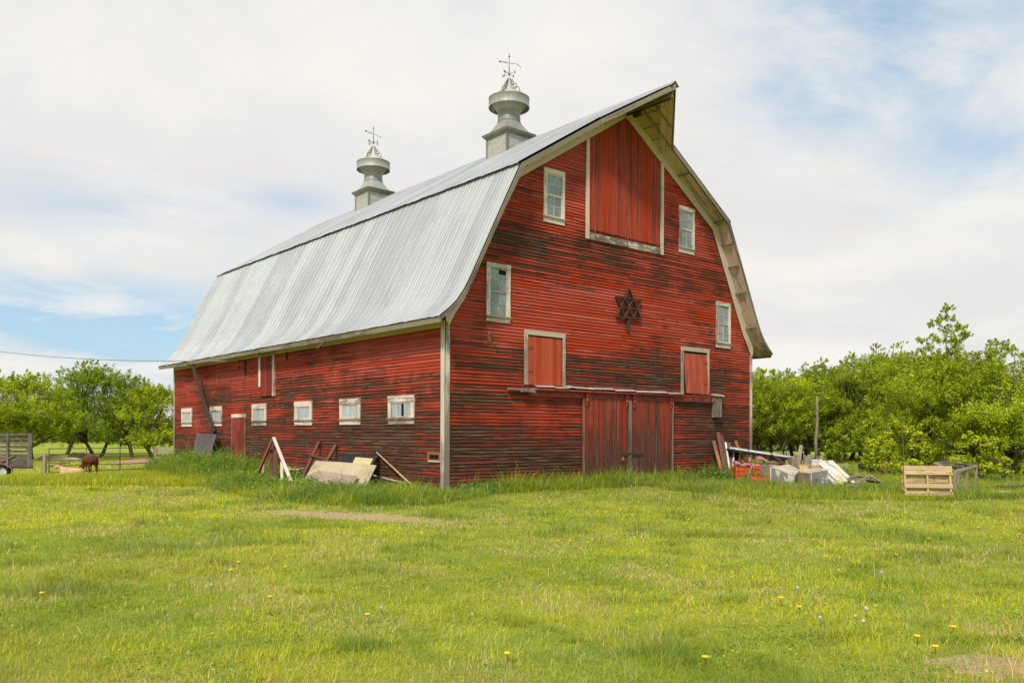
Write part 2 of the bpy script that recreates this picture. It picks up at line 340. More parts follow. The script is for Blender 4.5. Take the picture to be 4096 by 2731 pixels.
M['cupola'] = galv('cupola_metal', (.38, .365, .33), (.24, .225, .195), .12, .45)
M['cupola_light'] = galv('painted_tin_shingle', (.54, .50, .43), (.40, .375, .32), .05, .6)
M['cupola_band'] = galv('mottled_tin_band', (.38, .36, .315), (.26, .245, .21), .15, .55)
M['cupola_dark'] = galv('cupola_cornice_metal', (.26, .25, .20), (.17, .165, .13), .2, .6)
M['flashing'] = galv('flashing_metal', (.64, .59, .52), (.34, .32, .28), .3, .5)
def glassmat(name, c1, c2):
    m, g, b, out = newmat(name); tc = g.n('ShaderNodeTexCoord').outputs['Object']; n = g.noise(tc, 3.5, 4, .6); rn = g.n('ShaderNodeAttribute', attribute_name='rnd').outputs['Fac']
    g.set(b.inputs['Base Color'], g.mix(g.ss(g.m('ADD', n, g.m('MULTIPLY', g.m('SUBTRACT', rn, .5), .25)), .35, .65), c1, c2)); b.inputs['Roughness'].default_value = .22; b.inputs['Specular IOR Level'].default_value = .6
    return m
M['pane'] = glassmat('dusty_pane', (.30, .33, .31), (.20, .215, .20)); M['pane_side'] = glassmat('dusty_side_pane', (.42, .47, .48), (.33, .37, .38))
def meshmat():
    m, g, b, out = newmat('black_wire_mesh'); uv = g.n('ShaderNodeUVMap').outputs[0]
    s = g.n('ShaderNodeSeparateXYZ', {0: uv}); f = None
    for k in (0, 1):
        fr = g.m('FRACT', g.m('MULTIPLY', s.outputs[k], 28.0)); q = g.m('LESS_THAN', fr, .35); f = q if f is None else g.m('MAXIMUM', f, q)
    b.inputs['Base Color'].default_value = (.025, .022, .025, 1); g.set(b.inputs['Alpha'], g.m('MAXIMUM', f, .35)); return m
M['mesh'] = meshmat()
def basketmat():
    m, g, b, out = newmat('pale_yellow_basket'); uv = g.n('ShaderNodeUVMap').outputs[0]; s = g.n('ShaderNodeSeparateXYZ', {0: uv})
    f = g.m('MULTIPLY', g.m('LESS_THAN', g.m('FRACT', g.m('MULTIPLY', s.outputs[0], 16.0)), .45), g.m('LESS_THAN', g.m('FRACT', g.m('MULTIPLY', s.outputs[1], 16.0)), .45))
    g.set(b.inputs['Base Color'], g.mix(f, (.68, .55, .27), (.35, .24, .1))); b.inputs['Roughness'].default_value = .6; return m
M['basket'] = basketmat()
def leafmat(name, trans=.45, bright=1.0):
    m, g, b, out = newmat(name); g.N.remove(b)
    col = g.n('ShaderNodeAttribute', attribute_name='col').outputs['Color']
    if bright != 1: col = g.mix(1.0, col, (bright,)*3, 'MULTIPLY')
    d = g.n('ShaderNodeBsdfDiffuse', {0: col}); t = g.n('ShaderNodeBsdfTranslucent', {0: g.mix(1.0, col, (1.15, 1.15, .6), 'MULTIPLY')})
    mx = g.n('ShaderNodeMixShader', {0: trans, 1: d, 2: t}); gl = g.n('ShaderNodeBsdfGlossy', {0: (1, 1, 1), 'Roughness': .5})
    mx2 = g.n('ShaderNodeMixShader', {0: .012, 1: mx, 2: gl}); g.L.new(mx2.outputs[0], out.inputs[0]); return m
M['grass'] = leafmat('grass_blades', .45); M['leaf'] = leafmat('leaves', .26)
def groundmat():
    m, g, b, out = newmat('turf'); tc = g.n('ShaderNodeTexCoord').outputs['Object']
    a = g.noise(tc, .35, 6, .6, .4); c = g.noise(tc, 3.0, 6, .65); d = g.noise(tc, 26, 4, .7)
    col = g.mix(g.ss(a, .36, .64), (.27, .34, .035), (.38, .42, .05)); col = g.mix(g.ss(c, .45, .75, 0, .6), col, (.12, .17, .03))
    col = g.mix(g.ss(d, .5, .75, 0, .5), col, (.22, .18, .08))
    q_ = g.n('ShaderNodeSeparateXYZ', {0: tc}); nz = g.m('MULTIPLY', g.m('SUBTRACT', c, .5), 4.0)   # worn bare patches
    for cx_, cy_, ux_, uy_, la, lb in ((-4.65, -3.6, .41, -.91, 2.1, .60), (-6.4, -15.0, .6, -.8, .45, .3)):
        dx_ = g.m('SUBTRACT', q_.outputs[0], cx_); dy_ = g.m('SUBTRACT', q_.outputs[1], cy_)
        a_ = g.m('DIVIDE', g.m('ADD', g.m('MULTIPLY', dx_, ux_), g.m('MULTIPLY', dy_, uy_)), la); b_ = g.m('DIVIDE', g.m('SUBTRACT', g.m('MULTIPLY', dx_, uy_), g.m('MULTIPLY', dy_, ux_)), lb)
        r_ = g.m('ADD', g.m('ADD', g.m('POWER', a_, 2.0), g.m('POWER', b_, 2.0)), nz); col = g.mix(g.ss(r_, .5, 1.3, 1, 0), col, (.52, .40, .22))
    g.set(b.inputs['Base Color'], col); b.inputs['Roughness'].default_value = .95; b.inputs['Specular IOR Level'].default_value = .05
    g.set(b.inputs['Normal'], g.n('ShaderNodeBump', {'Height': g.m('ADD', c, d), 'Strength': .8, 'Distance': .08})); return m
M['ground'] = groundmat()

# ------------------------------------------------------------------ ground
def build_ground():
    ax = np.unique(np.concatenate([np.linspace(-1500, -60, 25), np.linspace(-60, -20, 27), np.linspace(-20, 20, 81), np.linspace(20, 110, 61), np.linspace(110, 1500, 25)]))
    ay = np.unique(np.concatenate([np.linspace(-1500, -60, 25), np.linspace(-60, -20, 21), np.linspace(-20, 34, 109), np.linspace(34, 120, 58), np.linspace(120, 1500, 25)]))
    XX, YY = np.meshgrid(ax, ay, indexing='ij'); ZZ = gz(XX, YY)
    n, m = XX.shape; vs = np.stack([XX, YY, ZZ], -1).reshape(-1, 3)
    i, j = np.meshgrid(np.arange(n-1), np.arange(m-1), indexing='ij'); a = (i*m+j).ravel()
    fs = np.stack([a, a+m, a+m+1, a+1], -1)
    me = bpy.data.meshes.new('ground'); me.from_pydata(vs.tolist(), [], fs.tolist()); me.polygons.foreach_set('use_smooth', [True]*len(fs))
    me.materials.append(M['ground']); o = bpy.data.objects.new('ground', me); COL.objects.link(o); tag(o, 'green grassy farmyard ground around the red barn', None, None, 'structure')
build_ground()

# ------------------------------------------------------------------ barn dimensions
Wd, Ln, H = 13.346, 20.0, 4.4
O, OH, TH = .519, 1.906, .355
XK, ZK, ZR = 2.076, 8.596, 11.475
upper = [(Wd/2, ZR), (XK, ZK)]
lower = [(XK, ZK), (1.255, 7.02), (.62, 5.79), (.40, 5.37), (.22, 5.06), (0, 4.77), (-.25, 4.54), (-.523, 4.335)]
outline = upper + lower[1:]
def offs(pts, d):     # offset the left profile inward (to the right and down)
    out = []
    for i, p in enumerate(pts):
        ns = []
        for a, b in ((i-1, i), (i, i+1)):
            if 0 <= a and b < len(pts):
                dx, dz = pts[b][0]-pts[a][0], pts[b][1]-pts[a][1]; l = math.hypot(dx, dz); ns.append((-dz/l, dx/l))
        nx = sum(q[0] for q in ns)/len(ns); nz = sum(q[1] for q in ns)/len(ns); l = math.hypot(nx, nz)
        k = d/max(.5, l); out.append((p[0]+nx/l*k, p[1]+nz/l*k))
    if abs(pts[0][0]-Wd/2) < 1e-6:   # keep ridge point on the centre line
        sl = (ZR-ZK)/(Wd/2-XK); out[0] = (Wd/2, ZR - d*math.sqrt(1+sl*sl))
    return out
def mir(x, s): return Wd-x if s else x
barn = thing('barn', 'big weathered red gambrel roof barn with galvanised metal roof', 'barn', (0, 0, 0))
gin = offs(outline, .14)
def edge_x(z, d=None):  # left limit of gable wall at height z
    pr = gin if d is None else offs(outline, d)
    if z <= 4.3: return 0.0
    for (x0, z0), (x1, z1) in zip(pr[:-1], pr[1:]):
        if z1 <= z <= z0: return max(0, x0 + (x1-x0)*(z-z0)/(z1-z0))
    return Wd/2 if z > pr[0][1] else 0
SP = .0895
def clap(mb, f, z0, x0a, x0b, x1a, x1b, holes=()):
    """one course of lap siding from x0 to x1 (a: bottom, b: top); f maps (x, out, z)"""
    segs = []; x = x0a - random.uniform(0, 3.5)
    while x < x1a:
        l = random.choice((2.4, 3.0, 3.7, 4.3, 4.9)) ; segs.append((max(x, x0a), min(x+l, x1a))); x += l
    for a, b in segs:
        if b-a < .02: continue
        pieces = [(a, b)]
        for hx0, hx1, hz0, hz1 in holes:
            if z0+SP*.5 > hz0 and z0+SP*.5 < hz1:
                q = []
                for p0, p1 in pieces:
                    if hx1 <= p0 or hx0 >= p1: q.append((p0, p1))
                    else:
                        if p0 < hx0: q.append((p0, hx0))
                        if p1 > hx1: q.append((hx1, p1))
                pieces = q
        r = random.random(); jz = random.uniform(-.003, .003); jo = random.uniform(-.002, .003)
        for p0, p1 in pieces:
            ta = x0b if p0 == x0a else p0; tb = x1b if p1 == x1a else p1; g_ = .0015
            vs = [f(p0+g_, .028+jo, z0+jz), f(p1-g_, .028+jo, z0+jz), f(tb-g_, .005, z0+SP), f(ta+g_, .005, z0+SP), f(p0+g_, .0, z0+jz), f(p1-g_, .0, z0+jz)]
            mb.add(vs, [(0, 1, 2, 3), (4, 5, 1, 0)], f(1, 0, 0, True), r)
fg = lambda x, o, z, d=False: Vector((1, 0, 0)) if d else Vector((x, -o, z))
fsd = lambda y, o, z, d=False: Vector((0, 1, 0)) if d else Vector((-o, y, z))
# gable openings
WIN1 = (1.292, 2.111, 4.423, 5.971); WIN2 = (3.309, 4.116, 7.357, 8.856)
gable_windows = [WIN1, (Wd-WIN1[1], Wd-WIN1[0], WIN1[2], WIN1[3]), WIN2, (Wd-WIN2[1], Wd-WIN2[0], WIN2[2], WIN2[3])]
GH = [(5.05, 8.4, 7.3, 12)] + [(a+.05, b-.05, c+.06, d-.03) for a, b, c, d in gable_windows] + [(2.7, 4.07, 2.86, 4.26), (9.42, 10.78, 2.84, 4.27)]
mb = MB(); k = -1
while k*SP < ZR-.2:
    z = k*SP; a, b = edge_x(z), edge_x(z+SP)
    if z+SP > gin[0][1]: b = Wd/2-.01
    clap(mb, fg, z, a, b, Wd-a, Wd-b, GH); k += 1
# backing wall behind the courses
pl = [(0, -.1), (Wd, -.1), (Wd, 4.3)] + [(Wd-x, z) for x, z in reversed(gin[1:-3])] + [gin[0]] + [(x, z) for x, z in gin[1:-3]] + [(0, 4.3)]
mb.prism([(x, .001, z) for x, z in pl], (0, .12, 0), (1, 0, 0), .5)
wall_front = mb.build('front_wall', M['siding'], barn)
mb = MB(); k = -2
while k*SP < 4.55: clap(mb, fsd, k*SP, 0, 0, Ln, Ln, [(yc-.57, yc+.57, 1.80, 2.46) for yc in (18.37, 15.13, 11.11, 7.71, 4.70, 1.96)]); k += 1
mb.box((.001, 0.13, -.1), (.12, Ln, 4.62), (0, 1, 0), .5); side_wall = mb.build('side_wall', M['side_siding'], barn)
mb = MB(); k = -2
while k*SP < 4.5: clap(mb, lambda y, o, z, d=False: Vector((0, 1, 0)) if d else Vector((Wd+o, y, z)), k*SP, 0.13, .13, Ln, Ln); k += 1
mb.box((Wd-.12, .13, -.1), (Wd-.001, Ln, 4.6), (0, 1, 0), .5); mb.build('side_wall', M['side_siding'], barn)
mb = MB(); mb.prism([(x, Ln-.001, z) for x, z in pl], (0, -.12, 0), (1, 0, 0), .5); mb.build('back_wall', M['side_siding'], barn)
# corner boards
def part(name, mat, parent, fn):
    m_ = MB(); fn(m_); return m_.build(name, mat, parent)
M['corner'] = wood('corner_board_paint', (.66, .565, .45), (.24, .17, .105), (.36, .31, .24), bias=-.03, fu=.9, fv=16, var=.15, zramp=[(0, .22), (1.0, .18), (1.8, .05), (2.6, 0), (4.5, 0)])
def cb(m_):
    m_.beam((.055, -.033, -.1), (.060, -.033, 4.33), .125, .022, (1, 0, 0)); m_.beam((-.033, .05, -.1), (-.033, .05, 4.33), .15, .022, (0, 1, 0))
part('corner_board', M['corner'], barn, cb)
part('corner_board', M['corner'], barn, lambda m_: (m_.beam((Wd-.055, -.033, -.1), (Wd-.055, -.033, 4.33), .12, .022, (1, 0, 0)), m_.beam((Wd+.033, .05, -.1), (Wd+.033, .05, 4.33), .15, .022, (0, 1, 0))))
part('corner_board', M['corner'], barn, lambda m_: m_.beam((-.033, Ln-.07, -.1), (-.033, Ln-.07, 4.33), .14, .022, (0, 1, 0)))

# roof ------------------------------------------------------------
def yfront(s):   # s: 0 at ridge .. 1 at knee on the upper slope
    return -O - (OH-O)*max(0.0, 1-s/TH)
def sheet(mb, prof, lift, yf, yb, s_of, side, rib=.305):
    seg = []; nr = int((yb+OH)/rib)+1
    ys = []
    for i in range(nr+1):
        y0 = -OH + i*rib
        for dy, up in ((0, 0), (.012, .014), (.026, .014), (.038, 0), (.150, .0), (.156, .005), (.162, .0)): ys.append((y0+dy, up, i))
    ys = [q for q in ys if q[0] < yb] + [(yb, 0, nr)]
    pts = []
    L_ = [0]
    for a, b in zip(prof[:-1], prof[1:]): L_.append(L_[-1]+math.dist(a, b))
    nrm = []
    up_ = offs(prof, -1.0)
    for p, q in zip(prof, up_):
        l = math.dist(p, q); nrm.append(((q[0]-p[0])/l, (q[1]-p[1])/l))
    for j, (p, n_) in enumerate(zip(prof, nrm)):
        row = []
        for y, up, i in ys:
            yc = max(y, yf(s_of[j])); sh = i//2
            w = lift + up + .010*(float(vn(yc*1.3+side*50, L_[j]*.8, 1.0))-.5) + (.006 if sh % 2 else 0)
            if j == len(prof)-1: w += .012*(float(vn(yc*3.0, 7+side, .5))-.5)
            row.append(Vector((mir(p[0]+n_[0]*w, side), yc, p[1]+n_[1]*w)))
        pts.append(row)
    m_ = len(ys)
    rs = [random.random() for _ in range(nr//2+3)]
    vs = [v for row in pts for v in row]; base = len(mb.v); mb.v += vs
    for j in range(len(prof)-1):
        ax = Vector((mir(prof[j+1][0], side)-mir(prof[j][0], side), 0, prof[j+1][1]-prof[j][1])).normalized()
        for i in range(m_-1):
            f = (base+j*m_+i, base+(j+1)*m_+i, base+(j+1)*m_+i+1, base+j*m_+i+1)
            if (vs[f[0]-base]-vs[f[3]-base]).length < 1e-5 and (vs[f[1]-base]-vs[f[2]-base]).length < 1e-5: continue
            mb.f.append(list(f if not side else reversed(f))); mb.ax.append(ax); mb.rn.append(rs[ys[i][2]//2]); mb.sm.append(False)
YB = Ln+O
ss_ = [0, .06, .12, .18, .24, .30, TH, .5, .7, .85, 1.0]
def up_at(s): return (Wd/2+(XK-Wd/2)*s, ZR+(ZK-ZR)*s)
upper_prof = [up_at(s) for s in ss_] + [up_at(1.018)]
low_prof = []
for a, b in zip(lower[:-1], lower[1:]):
    nseg = 2 if math.dist(a, b) > .8 else 1
    for t in range(nseg): low_prof.append((a[0]+(b[0]-a[0])*t/nseg, a[1]+(b[1]-a[1])*t/nseg))
low_prof.append(lower[-1])
mbu = MB(); mbl = MB()
for side in (0, 1):
    sheet(mbu, upper_prof, .045, yfront, YB, ss_+[1.018], side); sheet(mbl, low_prof, .010, lambda s: -O, YB, [0]*len(low_prof), side)
roof = mbl.build('roof', M['roof'], barn); tag(roof, 'steep flared lower slopes of ribbed galvanised sheet')
up_roof = mbu.build('upper_roof', M['roof'], barn)
mb = MB()
for side in (0, 1):
    d = (mir(XK, side)-Wd/2)*.035; mb.hexa([(Wd/2, -OH-.02, ZR+.085), (Wd/2+d, -OH-.02, ZR+.085-.14), (Wd/2+d, YB, ZR+.085-.14), (Wd/2, YB, ZR+.085), (Wd/2, -OH-.02, ZR+.095), (Wd/2+d, -OH-.02, ZR-.045), (Wd/2+d, YB, ZR-.045), (Wd/2, YB, ZR+.095)])
mb.build('ridge_cap', M['roof'], barn)
# soffit deck + rafters
mb = MB(); mr = MB(); mg = MB(); mf = MB(); mk = MB()
for side in (0, 1):
    o1, o2 = offs(outline, .03), offs(outline, .09)
    def q3(p, y): return Vector((mir(p[0], side), y, p[1]))
    # deck: boards run along the slope in the overhang strip, one slab beyond
    for (a, b, c, d_) in zip(o1[:-1], o1[1:], o2[:-1], o2[1:]):
        first = a[0] > XK+.5
        if first:
            ss2 = [0, .09, .18, .27, TH, 1.0]
            for s0, s1 in zip(ss2[:-1], ss2[1:]):
                L0 = lambda u, v, s: (u[0]+(v[0]-u[0])*s, u[1]+(v[1]-u[1])*s)
                a0, a1, c0, c1 = L0(a, b, s0), L0(a, b, s1), L0(c, d_, s0), L0(c, d_, s1)
                g_ = .012 if s1 <= TH+.001 else 0
                mb.hexa([q3(c0, yfront(s0)), q3(L0(c, d_, s1-g_), yfront(s1)), q3(L0(c, d_, s1-g_), YB), q3(c0, YB), q3(a0, yfront(s0)), q3(a1, yfront(s1)), q3(a1, YB), q3(a0, YB)], (0, 1, 0) if s1 <= TH+.01 else Vector((mir(b[0], side)-mir(a[0], side), 0, b[1]-a[1])).normalized())
        else:
            ax = Vector((mir(b[0], side)-mir(a[0], side), 0, b[1]-a[1])).normalized()
            for y0, y1 in ((-O, -O+.16), (-O+.167, -O+.34), (-O+.347, YB)):
                mk.hexa([q3(c, y0), q3(d_, y0), q3(d_, y1), q3(c, y1), q3(a, y0), q3(b, y0), q3(b, y1), q3(a, y1)], ax)
    # wide plank under the hood edge, from the tip down to the knee
    p12, p14 = offs(outline, .10), offs(outline, .125); lp_ = lambda u, v, s: (u[0]+(v[0]-u[0])*s, u[1]+(v[1]-u[1])*s)
    for s0, s1, ya, yb, wa, wb in ((.03, TH, yfront(.03)+.03, -O+.03, .50, .44), (TH+.004, 1.0, -O+.03, -O+.03, .42, .42)):
        a0, a1, b0, b1 = lp_(p12[0], p12[1], s0), lp_(p12[0], p12[1], s1), lp_(p14[0], p14[1], s0), lp_(p14[0], p14[1], s1)
        for t0, t1 in ((0, .48), (.50, 1)):
            mk.hexa([q3(b0, ya+wa*t0), q3(b1, yb+wb*t0), q3(b1, yb+wb*t1), q3(b0, ya+wa*t1), q3(a0, ya+wa*t0), q3(a1, yb+wb*t0), q3(a1, yb+wb*t1), q3(a0, ya+wa*t1)], Vector((mir(a1[0], side)-mir(a0[0], side), yb-ya, a1[1]-a0[1])).normalized())
    # lookout blocks under the rake
    for t_, idx in ((.55, 0), (.97, 0)):
        p = offs(outline, .12)[0]; q = offs(outline, .12)[1]; c = (p[0]+(q[0]-p[0])*t_, p[1]+(q[1]-p[1])*t_)
        mr.beam(q3(c, -O+.03), q3(c, -.03), .07, .06, None, None, .006)
    l12 = offs(lower, .12)
    for z_ in (7.9, 7.2, 6.35, 5.2):
        for (a, b) in zip(l12[:-1], l12[1:]):
            if b[1] <= z_ <= a[1]:
                t_ = (z_-a[1])/(b[1]-a[1]); c = (a[0]+(b[0]-a[0])*t_, z_); mr.beam(q3(c, -O+.03), q3(c, -.03), .07, .06, None, None, .006)
    # barge boards along the front edge, out to the hood
    e0 = offs(outline, .0); e1 = offs(outline, .13); e2 = offs(outline, .075); e1 = [e1[0], e1[1]] + e2[2:]
    lerp = lambda u, v, s: (u[0]+(v[0]-u[0])*s, u[1]+(v[1]-u[1])*s)
    path = [(e0[0], e1[0], -OH), (lerp(e0[0], e0[1], TH), lerp(e1[0], e1[1], TH), -O)] + [(a, b, -O) for a, b in zip(e0[1:], e1[1:])]
    for (a, b, y0), (c, d_, y1) in zip(path[:-1], path[1:]):
        mg.hexa([q3(b, y0-.035), q3(d_, y1-.035), q3(d_, y1-.003), q3(b, y0-.003), q3(a, y0-.035), q3(c, y1-.035), q3(c, y1-.003), q3(a, y0-.003)])
    for a, b, c, d_ in zip(e0[:-1], e0[1:], e1[:-1], e1[1:]):
        mg.hexa([q3(c, YB+.003), q3(d_, YB+.003), q3(d_, YB+.03), q3(c, YB+.03), q3(a, YB+.003), q3(b, YB+.003), q3(b, YB+.03), q3(a, YB+.03)])
    # frieze boards against the gable wall
    f0, f1 = offs(outline, .095), offs(outline, .36)
    f0 = [p for p in f0 if p[0] >= -.02][:7]; f1 = f1[:len(f0)]
    f1[-1] = (f0[-1][0]+.02, f0[-1][1]-.45) if False else f1[-1]
    for a, b, c, d_ in zip(f0[:-1], f0[1:], f1[:-1], f1[1:]):
        if d_[1] < 4.3 or c[0] < .0: continue
        mf.hexa([q3(c, -.075), q3(d_, -.075), q3(d_, -.051), q3(c, -.051), q3(a, -.075), q3(b, -.075), q3(b, -.051), q3(a, -.051)])
    a, c = f0[-1], f1[-1]
    mf.prism([q3(p, -.073) for p in (a, c, (.075, 4.20), (-.02, 4.33), (-.02, 4.62))], (0, .022, 0), (0, 0, 1))
    # eave soffit + fascia boards
    for i in range(6):
        y0 = -O+.02 + i*(YB+O-.04)/6; y1 = y0+(YB+O-.04)/6-.01; dz = random.uniform(-.02, .01)
        mg.hexa([q3((-.50, 4.19+dz), y0), q3((-.475, 4.19+dz), y0), q3((-.475, 4.19-dz), y1), q3((-.50, 4.19-dz), y1), q3((-.50, 4.305), y0), q3((-.475, 4.31), y0), q3((-.475, 4.31), y1), q3((-.50, 4.305), y1)], (0, 1, 0))
    mf.box((min(mir(-.045, side), mir(-.025, side)), .14, 4.16), (max(mir(-.045, side), mir(-.025, side)), Ln-.15, 4.62), (0, 1, 0))
mr.beam((Wd/2, -OH+.08, ZR-.28), (Wd/2, .1, ZR-.28), .05, .14, (1, 0, 0))
for i in range(5): mr.beam((Wd/2-.12, -1.7+i*.35, ZR-.16), (Wd/2+.12, -1.7+i*.35, ZR-.16), .05, .08)
for side in (0, 1):
    a = up_at(.06); b = up_at(TH-.05)
    for y_ in (-.55, -1.02):
        s1 = TH*(1-((-y_-O)/(OH-O))) if y_ < -O else TH
        b = up_at(max(.1, s1-.02)); mr.beam((mir(a[0], side), y_, a[1]-.15), (mir(b[0], side), y_, b[1]-.15), .05, .07, (0, 1, 0))
mb.build('hood_soffit', M['soffit'], barn); mk.build('rake_soffit', M['rake_soffit'], barn); mr.build_each('lookout_rafter', M['barge'], barn); mg.build('barge_board', M['barge'], barn); mf.build('frieze_board', M['frieze'], barn)
mb = MB(); mb.tube([(Wd/2, -OH+.15, ZR-.38), (Wd/2, .0, ZR-.38)], .022, 8); mb.box((Wd/2-.05, -.62, ZR-.52), (Wd/2+.05, -.36, ZR-.40)); mb.tube([(Wd/2, -1.55, ZR-.38), (Wd/2+.02, -1.5, ZR-.55), (Wd/2-.03, -1.35, ZR-.45), (Wd/2+.03, -1.2, ZR-.6), (Wd/2, -.9, ZR-.4)], .010, 6)
mb.build('hay_track', M['iron'], barn)
# big loft door ----------------------------------------------------
mb = MB(); x = 5.11
while x < 8.28:
    w = random.choice((.098, .104, .11)); x1 = min(x+w, 8.28)
    zt = min(gin[0][1]-.16 - abs((x+x1)/2-Wd/2)*(ZR-ZK)/(Wd/2-XK) - .05, 12); zb = 7.42 + random.uniform(-.01, .01)
    d = random.uniform(0, .008); mb.box((x+.009, -.046-d*.4, zb), (x1-.009, -.02, zt), (0, 0, 1)); x += w
ld = mb.build('loft_door', M['red_boards'], barn)
mb = MB(); mb.box((5.1, -.018, 7.3), (8.29, -.002, 10.2), (0, 0, 1), .9); mb.build('backing', M['dark_red'], ld)
mb = MB()
for xa in (4.955, 8.30):
    mb.beam((xa+.06, -.06, 7.13), (xa+.06, -.06, 10.02), .115, .05, (1, 0, 0))
mb.build_each('frame', M['trim'], ld)
mb = MB(); mb.beam((5.1, -.05, 7.23), (8.28, -.05, 7.23), .04, .20, (0, 1, 0)); mb.build('sill', M['worn_sill'], ld)
mb = MB()
for xa in (5.3, 6.7, 8.12): mb.box((xa, -.085, 7.18), (xa+.035, -.072, 7.50), (0, 0, 1))
mb.build_each('iron_strap', M['red_iron'], ld)

# windows ----------------------------------------------------------
def window(mapf, x0, x1, z0, z1, kind, label=None, hole=None, tone='pane'):
    # mapf(x, out, z)
    def bx(m_, a0, a1, o0, o1, b0, b1, ax=None):
        c = [mapf(a0, o1, b0), mapf(a1, o1, b0), mapf(a1, o0, b0), mapf(a0, o0, b0), mapf(a0, o1, b1), mapf(a1, o1, b1), mapf(a1, o0, b1), mapf(a0, o0, b1)]
        m_.hexa(c, ax)
    cw = .10 if kind == 'tall' else .14; hd = .12 if kind == 'tall' else .17; sl = .12 if kind == 'tall' else .13
    m_ = MB(); bx(m_, x0, x1, .02, .062, z1-hd, z1); bx(m_, x0+.004, x0+cw, .02, .056, z0+sl+.045, z1-hd-.002); bx(m_, x1-cw, x1-.004, .02, .056, z0+sl+.045, z1-hd-.002)
    w = m_.build('window', M['window_trim'], barn)
    if label: w['label'] = label
    m_ = MB(); bx(m_, x0+.008, x1-.008, .02, .05, z0, z0+sl); m_.build('sill_board', M['window_trim'], w)
    m_ = MB(); bx(m_, x0-.015, x1+.015, .02, .085, z0+sl+.002, z0+sl+.043); m_.build('sill', M['grey_wood'], w)
    a, b, c, d = x0+cw+.003, x1-cw-.003, z0+sl+.05, z1-hd-.005
    t = .035; m_ = MB(); pn = MB(); vd = MB()
    bx(m_, a, a+t, .022, .04, c, d); bx(m_, b-t, b, .022, .04, c, d); bx(m_, a+t, b-t, .022, .04, c, c+t); bx(m_, a+t, b-t, .022, .04, d-t, d)
    if kind == 'tall':
        mz = (c+d)/2; bx(m_, a+t, b-t, .022, .046, mz-.025, mz+.025); bx(m_, (a+b)/2-.008, (a+b)/2+.008, .024, .034, c+t, mz-.025); bx(m_, (a+b)/2-.008, (a+b)/2+.008, .024, .034, mz+.025, d-t)
        for q0, q1 in ((c+t, mz-.025), (mz+.025, d-t)):
            h_ = (q0+q1)/2; bx(m_, a+t, (a+b)/2-.008, .024, .033, h_-.007, h_+.007); bx(m_, (a+b)/2+.008, b-t, .024, .033, h_-.007, h_+.007)
            for xa, xb in ((a+t, (a+b)/2), ((a+b)/2, b-t)):
                for za, zb in ((q0, h_), (h_, q1)):
                    if hole and xa > a+t+.01 and zb > d-t-.01:
                        bx(pn, xa, xb, .0235, .0255, za, zb-.12*1.0); bx(vd, xa, xb, .0232, .0245, zb-.12, zb); continue
                    bx(pn, xa, xb, .0235, .0255, za, zb)
    else:
        k = 4 if kind == 'four' else 3; st = (b-a-2*t)/k
        for i in range(k):
            xa = a+t+i*st
            if i: bx(m_, xa-.011, xa+.011, .024, .036, c+t, d-t)
            if hole and i == 1: bx(vd, xa, xa+st*.5, .0232, .0250, c+t, d-t); bx(pn, xa+st*.5, xa+st, .0235, .0255, c+t, d-t); continue
            bx(pn, xa, xa+st, .0235, .0255, c+t, d-t)
    sw = m_.build('sash', M['window_trim'], w); pn.build('pane', M[tone], w)
    if vd.v: tag(vd.build('painted_pane_gap', M['painted_dark'], w), 'black panel painted as the dark behind a missing pane')  # interior shade painted as a thin black panel, wall behind is solid
for i, (a, b, c, d) in enumerate(gable_windows): window(fg, a, b, c, d, 'tall', 'window with a broken upper pane' if i == 0 else None, hole=(i == 0))
for i, yc in enumerate((18.37, 15.13, 11.11, 7.71, 4.70, 1.96)):
    window(fsd, yc-.64 if i > 4 else yc-.61, yc+.64 if i > 4 else yc+.61, 1.735, 2.50, 'four' if i < 2 else 'three', 'stable window with a black missing pane' if i == 5 else None, hole=(i == 5), tone='pane_side')

# hatch doors on the gable -----------------------------------------
def vboards(m_, x0, x1, z0, z1, out0, out1, w, mapf=fg, jz=.008, skew=0.0):
    x = x0
    while x < x1-.01:
        xb = min(x+w*random.uniform(.85, 1.15), x1); d = random.uniform(0, .007); j = random.uniform(-jz, jz)
        za = z0+j; c = [mapf(x+.004+skew, out1+d, za), mapf(xb-.004+skew, out1+d, za), mapf(xb-.004+skew, out0, za), mapf(x+.004+skew, out0, za), mapf(x+.004, out1+d, z1), mapf(xb-.004, out1+d, z1), mapf(xb-.004, out0, z1), mapf(x+.004, out0, z1)]
        m_.hexa(c, (0, 0, 1)); x = xb
def hatch(x0, x1, z0, z1, label, skew=0.0, gap=.05, w=.15):
    m_ = MB(); vboards(m_, x0+.125, x1-.125+(-.02 if skew else 0), z0+.01, z1-.13-gap, .045, .062, w, skew=skew)
    dr = m_.build('hatch_door', M['red_clean'], barn); tag(dr, label)
    m_ = MB(); m_.box((x0+.11, -.040, z0+.01), (x1-.11, -.024, z1-.12)); m_.build('painted_dark_opening', M['painted_dark'], dr)  # black sheet behind the boards, painted as the unlit inside
    m_ = MB(); m_.beam((x0, -.045, z1-.065), (x1, -.045, z1-.065), .045, .13, (0, 1, 0)); m_.beam((x0+.055, -.045, z0), (x0+.055, -.045, z1-.132), .11, .045, (1, 0, 0)); m_.beam((x1-.055, -.045, z0), (x1-.055, -.045, z1-.132), .11, .045, (1, 0, 0))
    m_.build_each('frame', M['hatch_trim'], dr)
    m_ = MB(); s_ = x0+.12 if not skew else x1-.28
    for zz_ in (z0+.35, z1-.5): m_.box((s_, -.08, zz_), (s_+.16, -.072, zz_+.04))
    m_.build_each('hinge', M['red_iron'], dr)
hatch(2.62, 4.145, 2.82, 4.31, 'larger red hatch door of vertical boards in a grey frame')
hatch(9.36, 10.83, 2.80, 4.32, 'crooked red hatch door standing slightly open', skew=.13, gap=.08, w=.2)
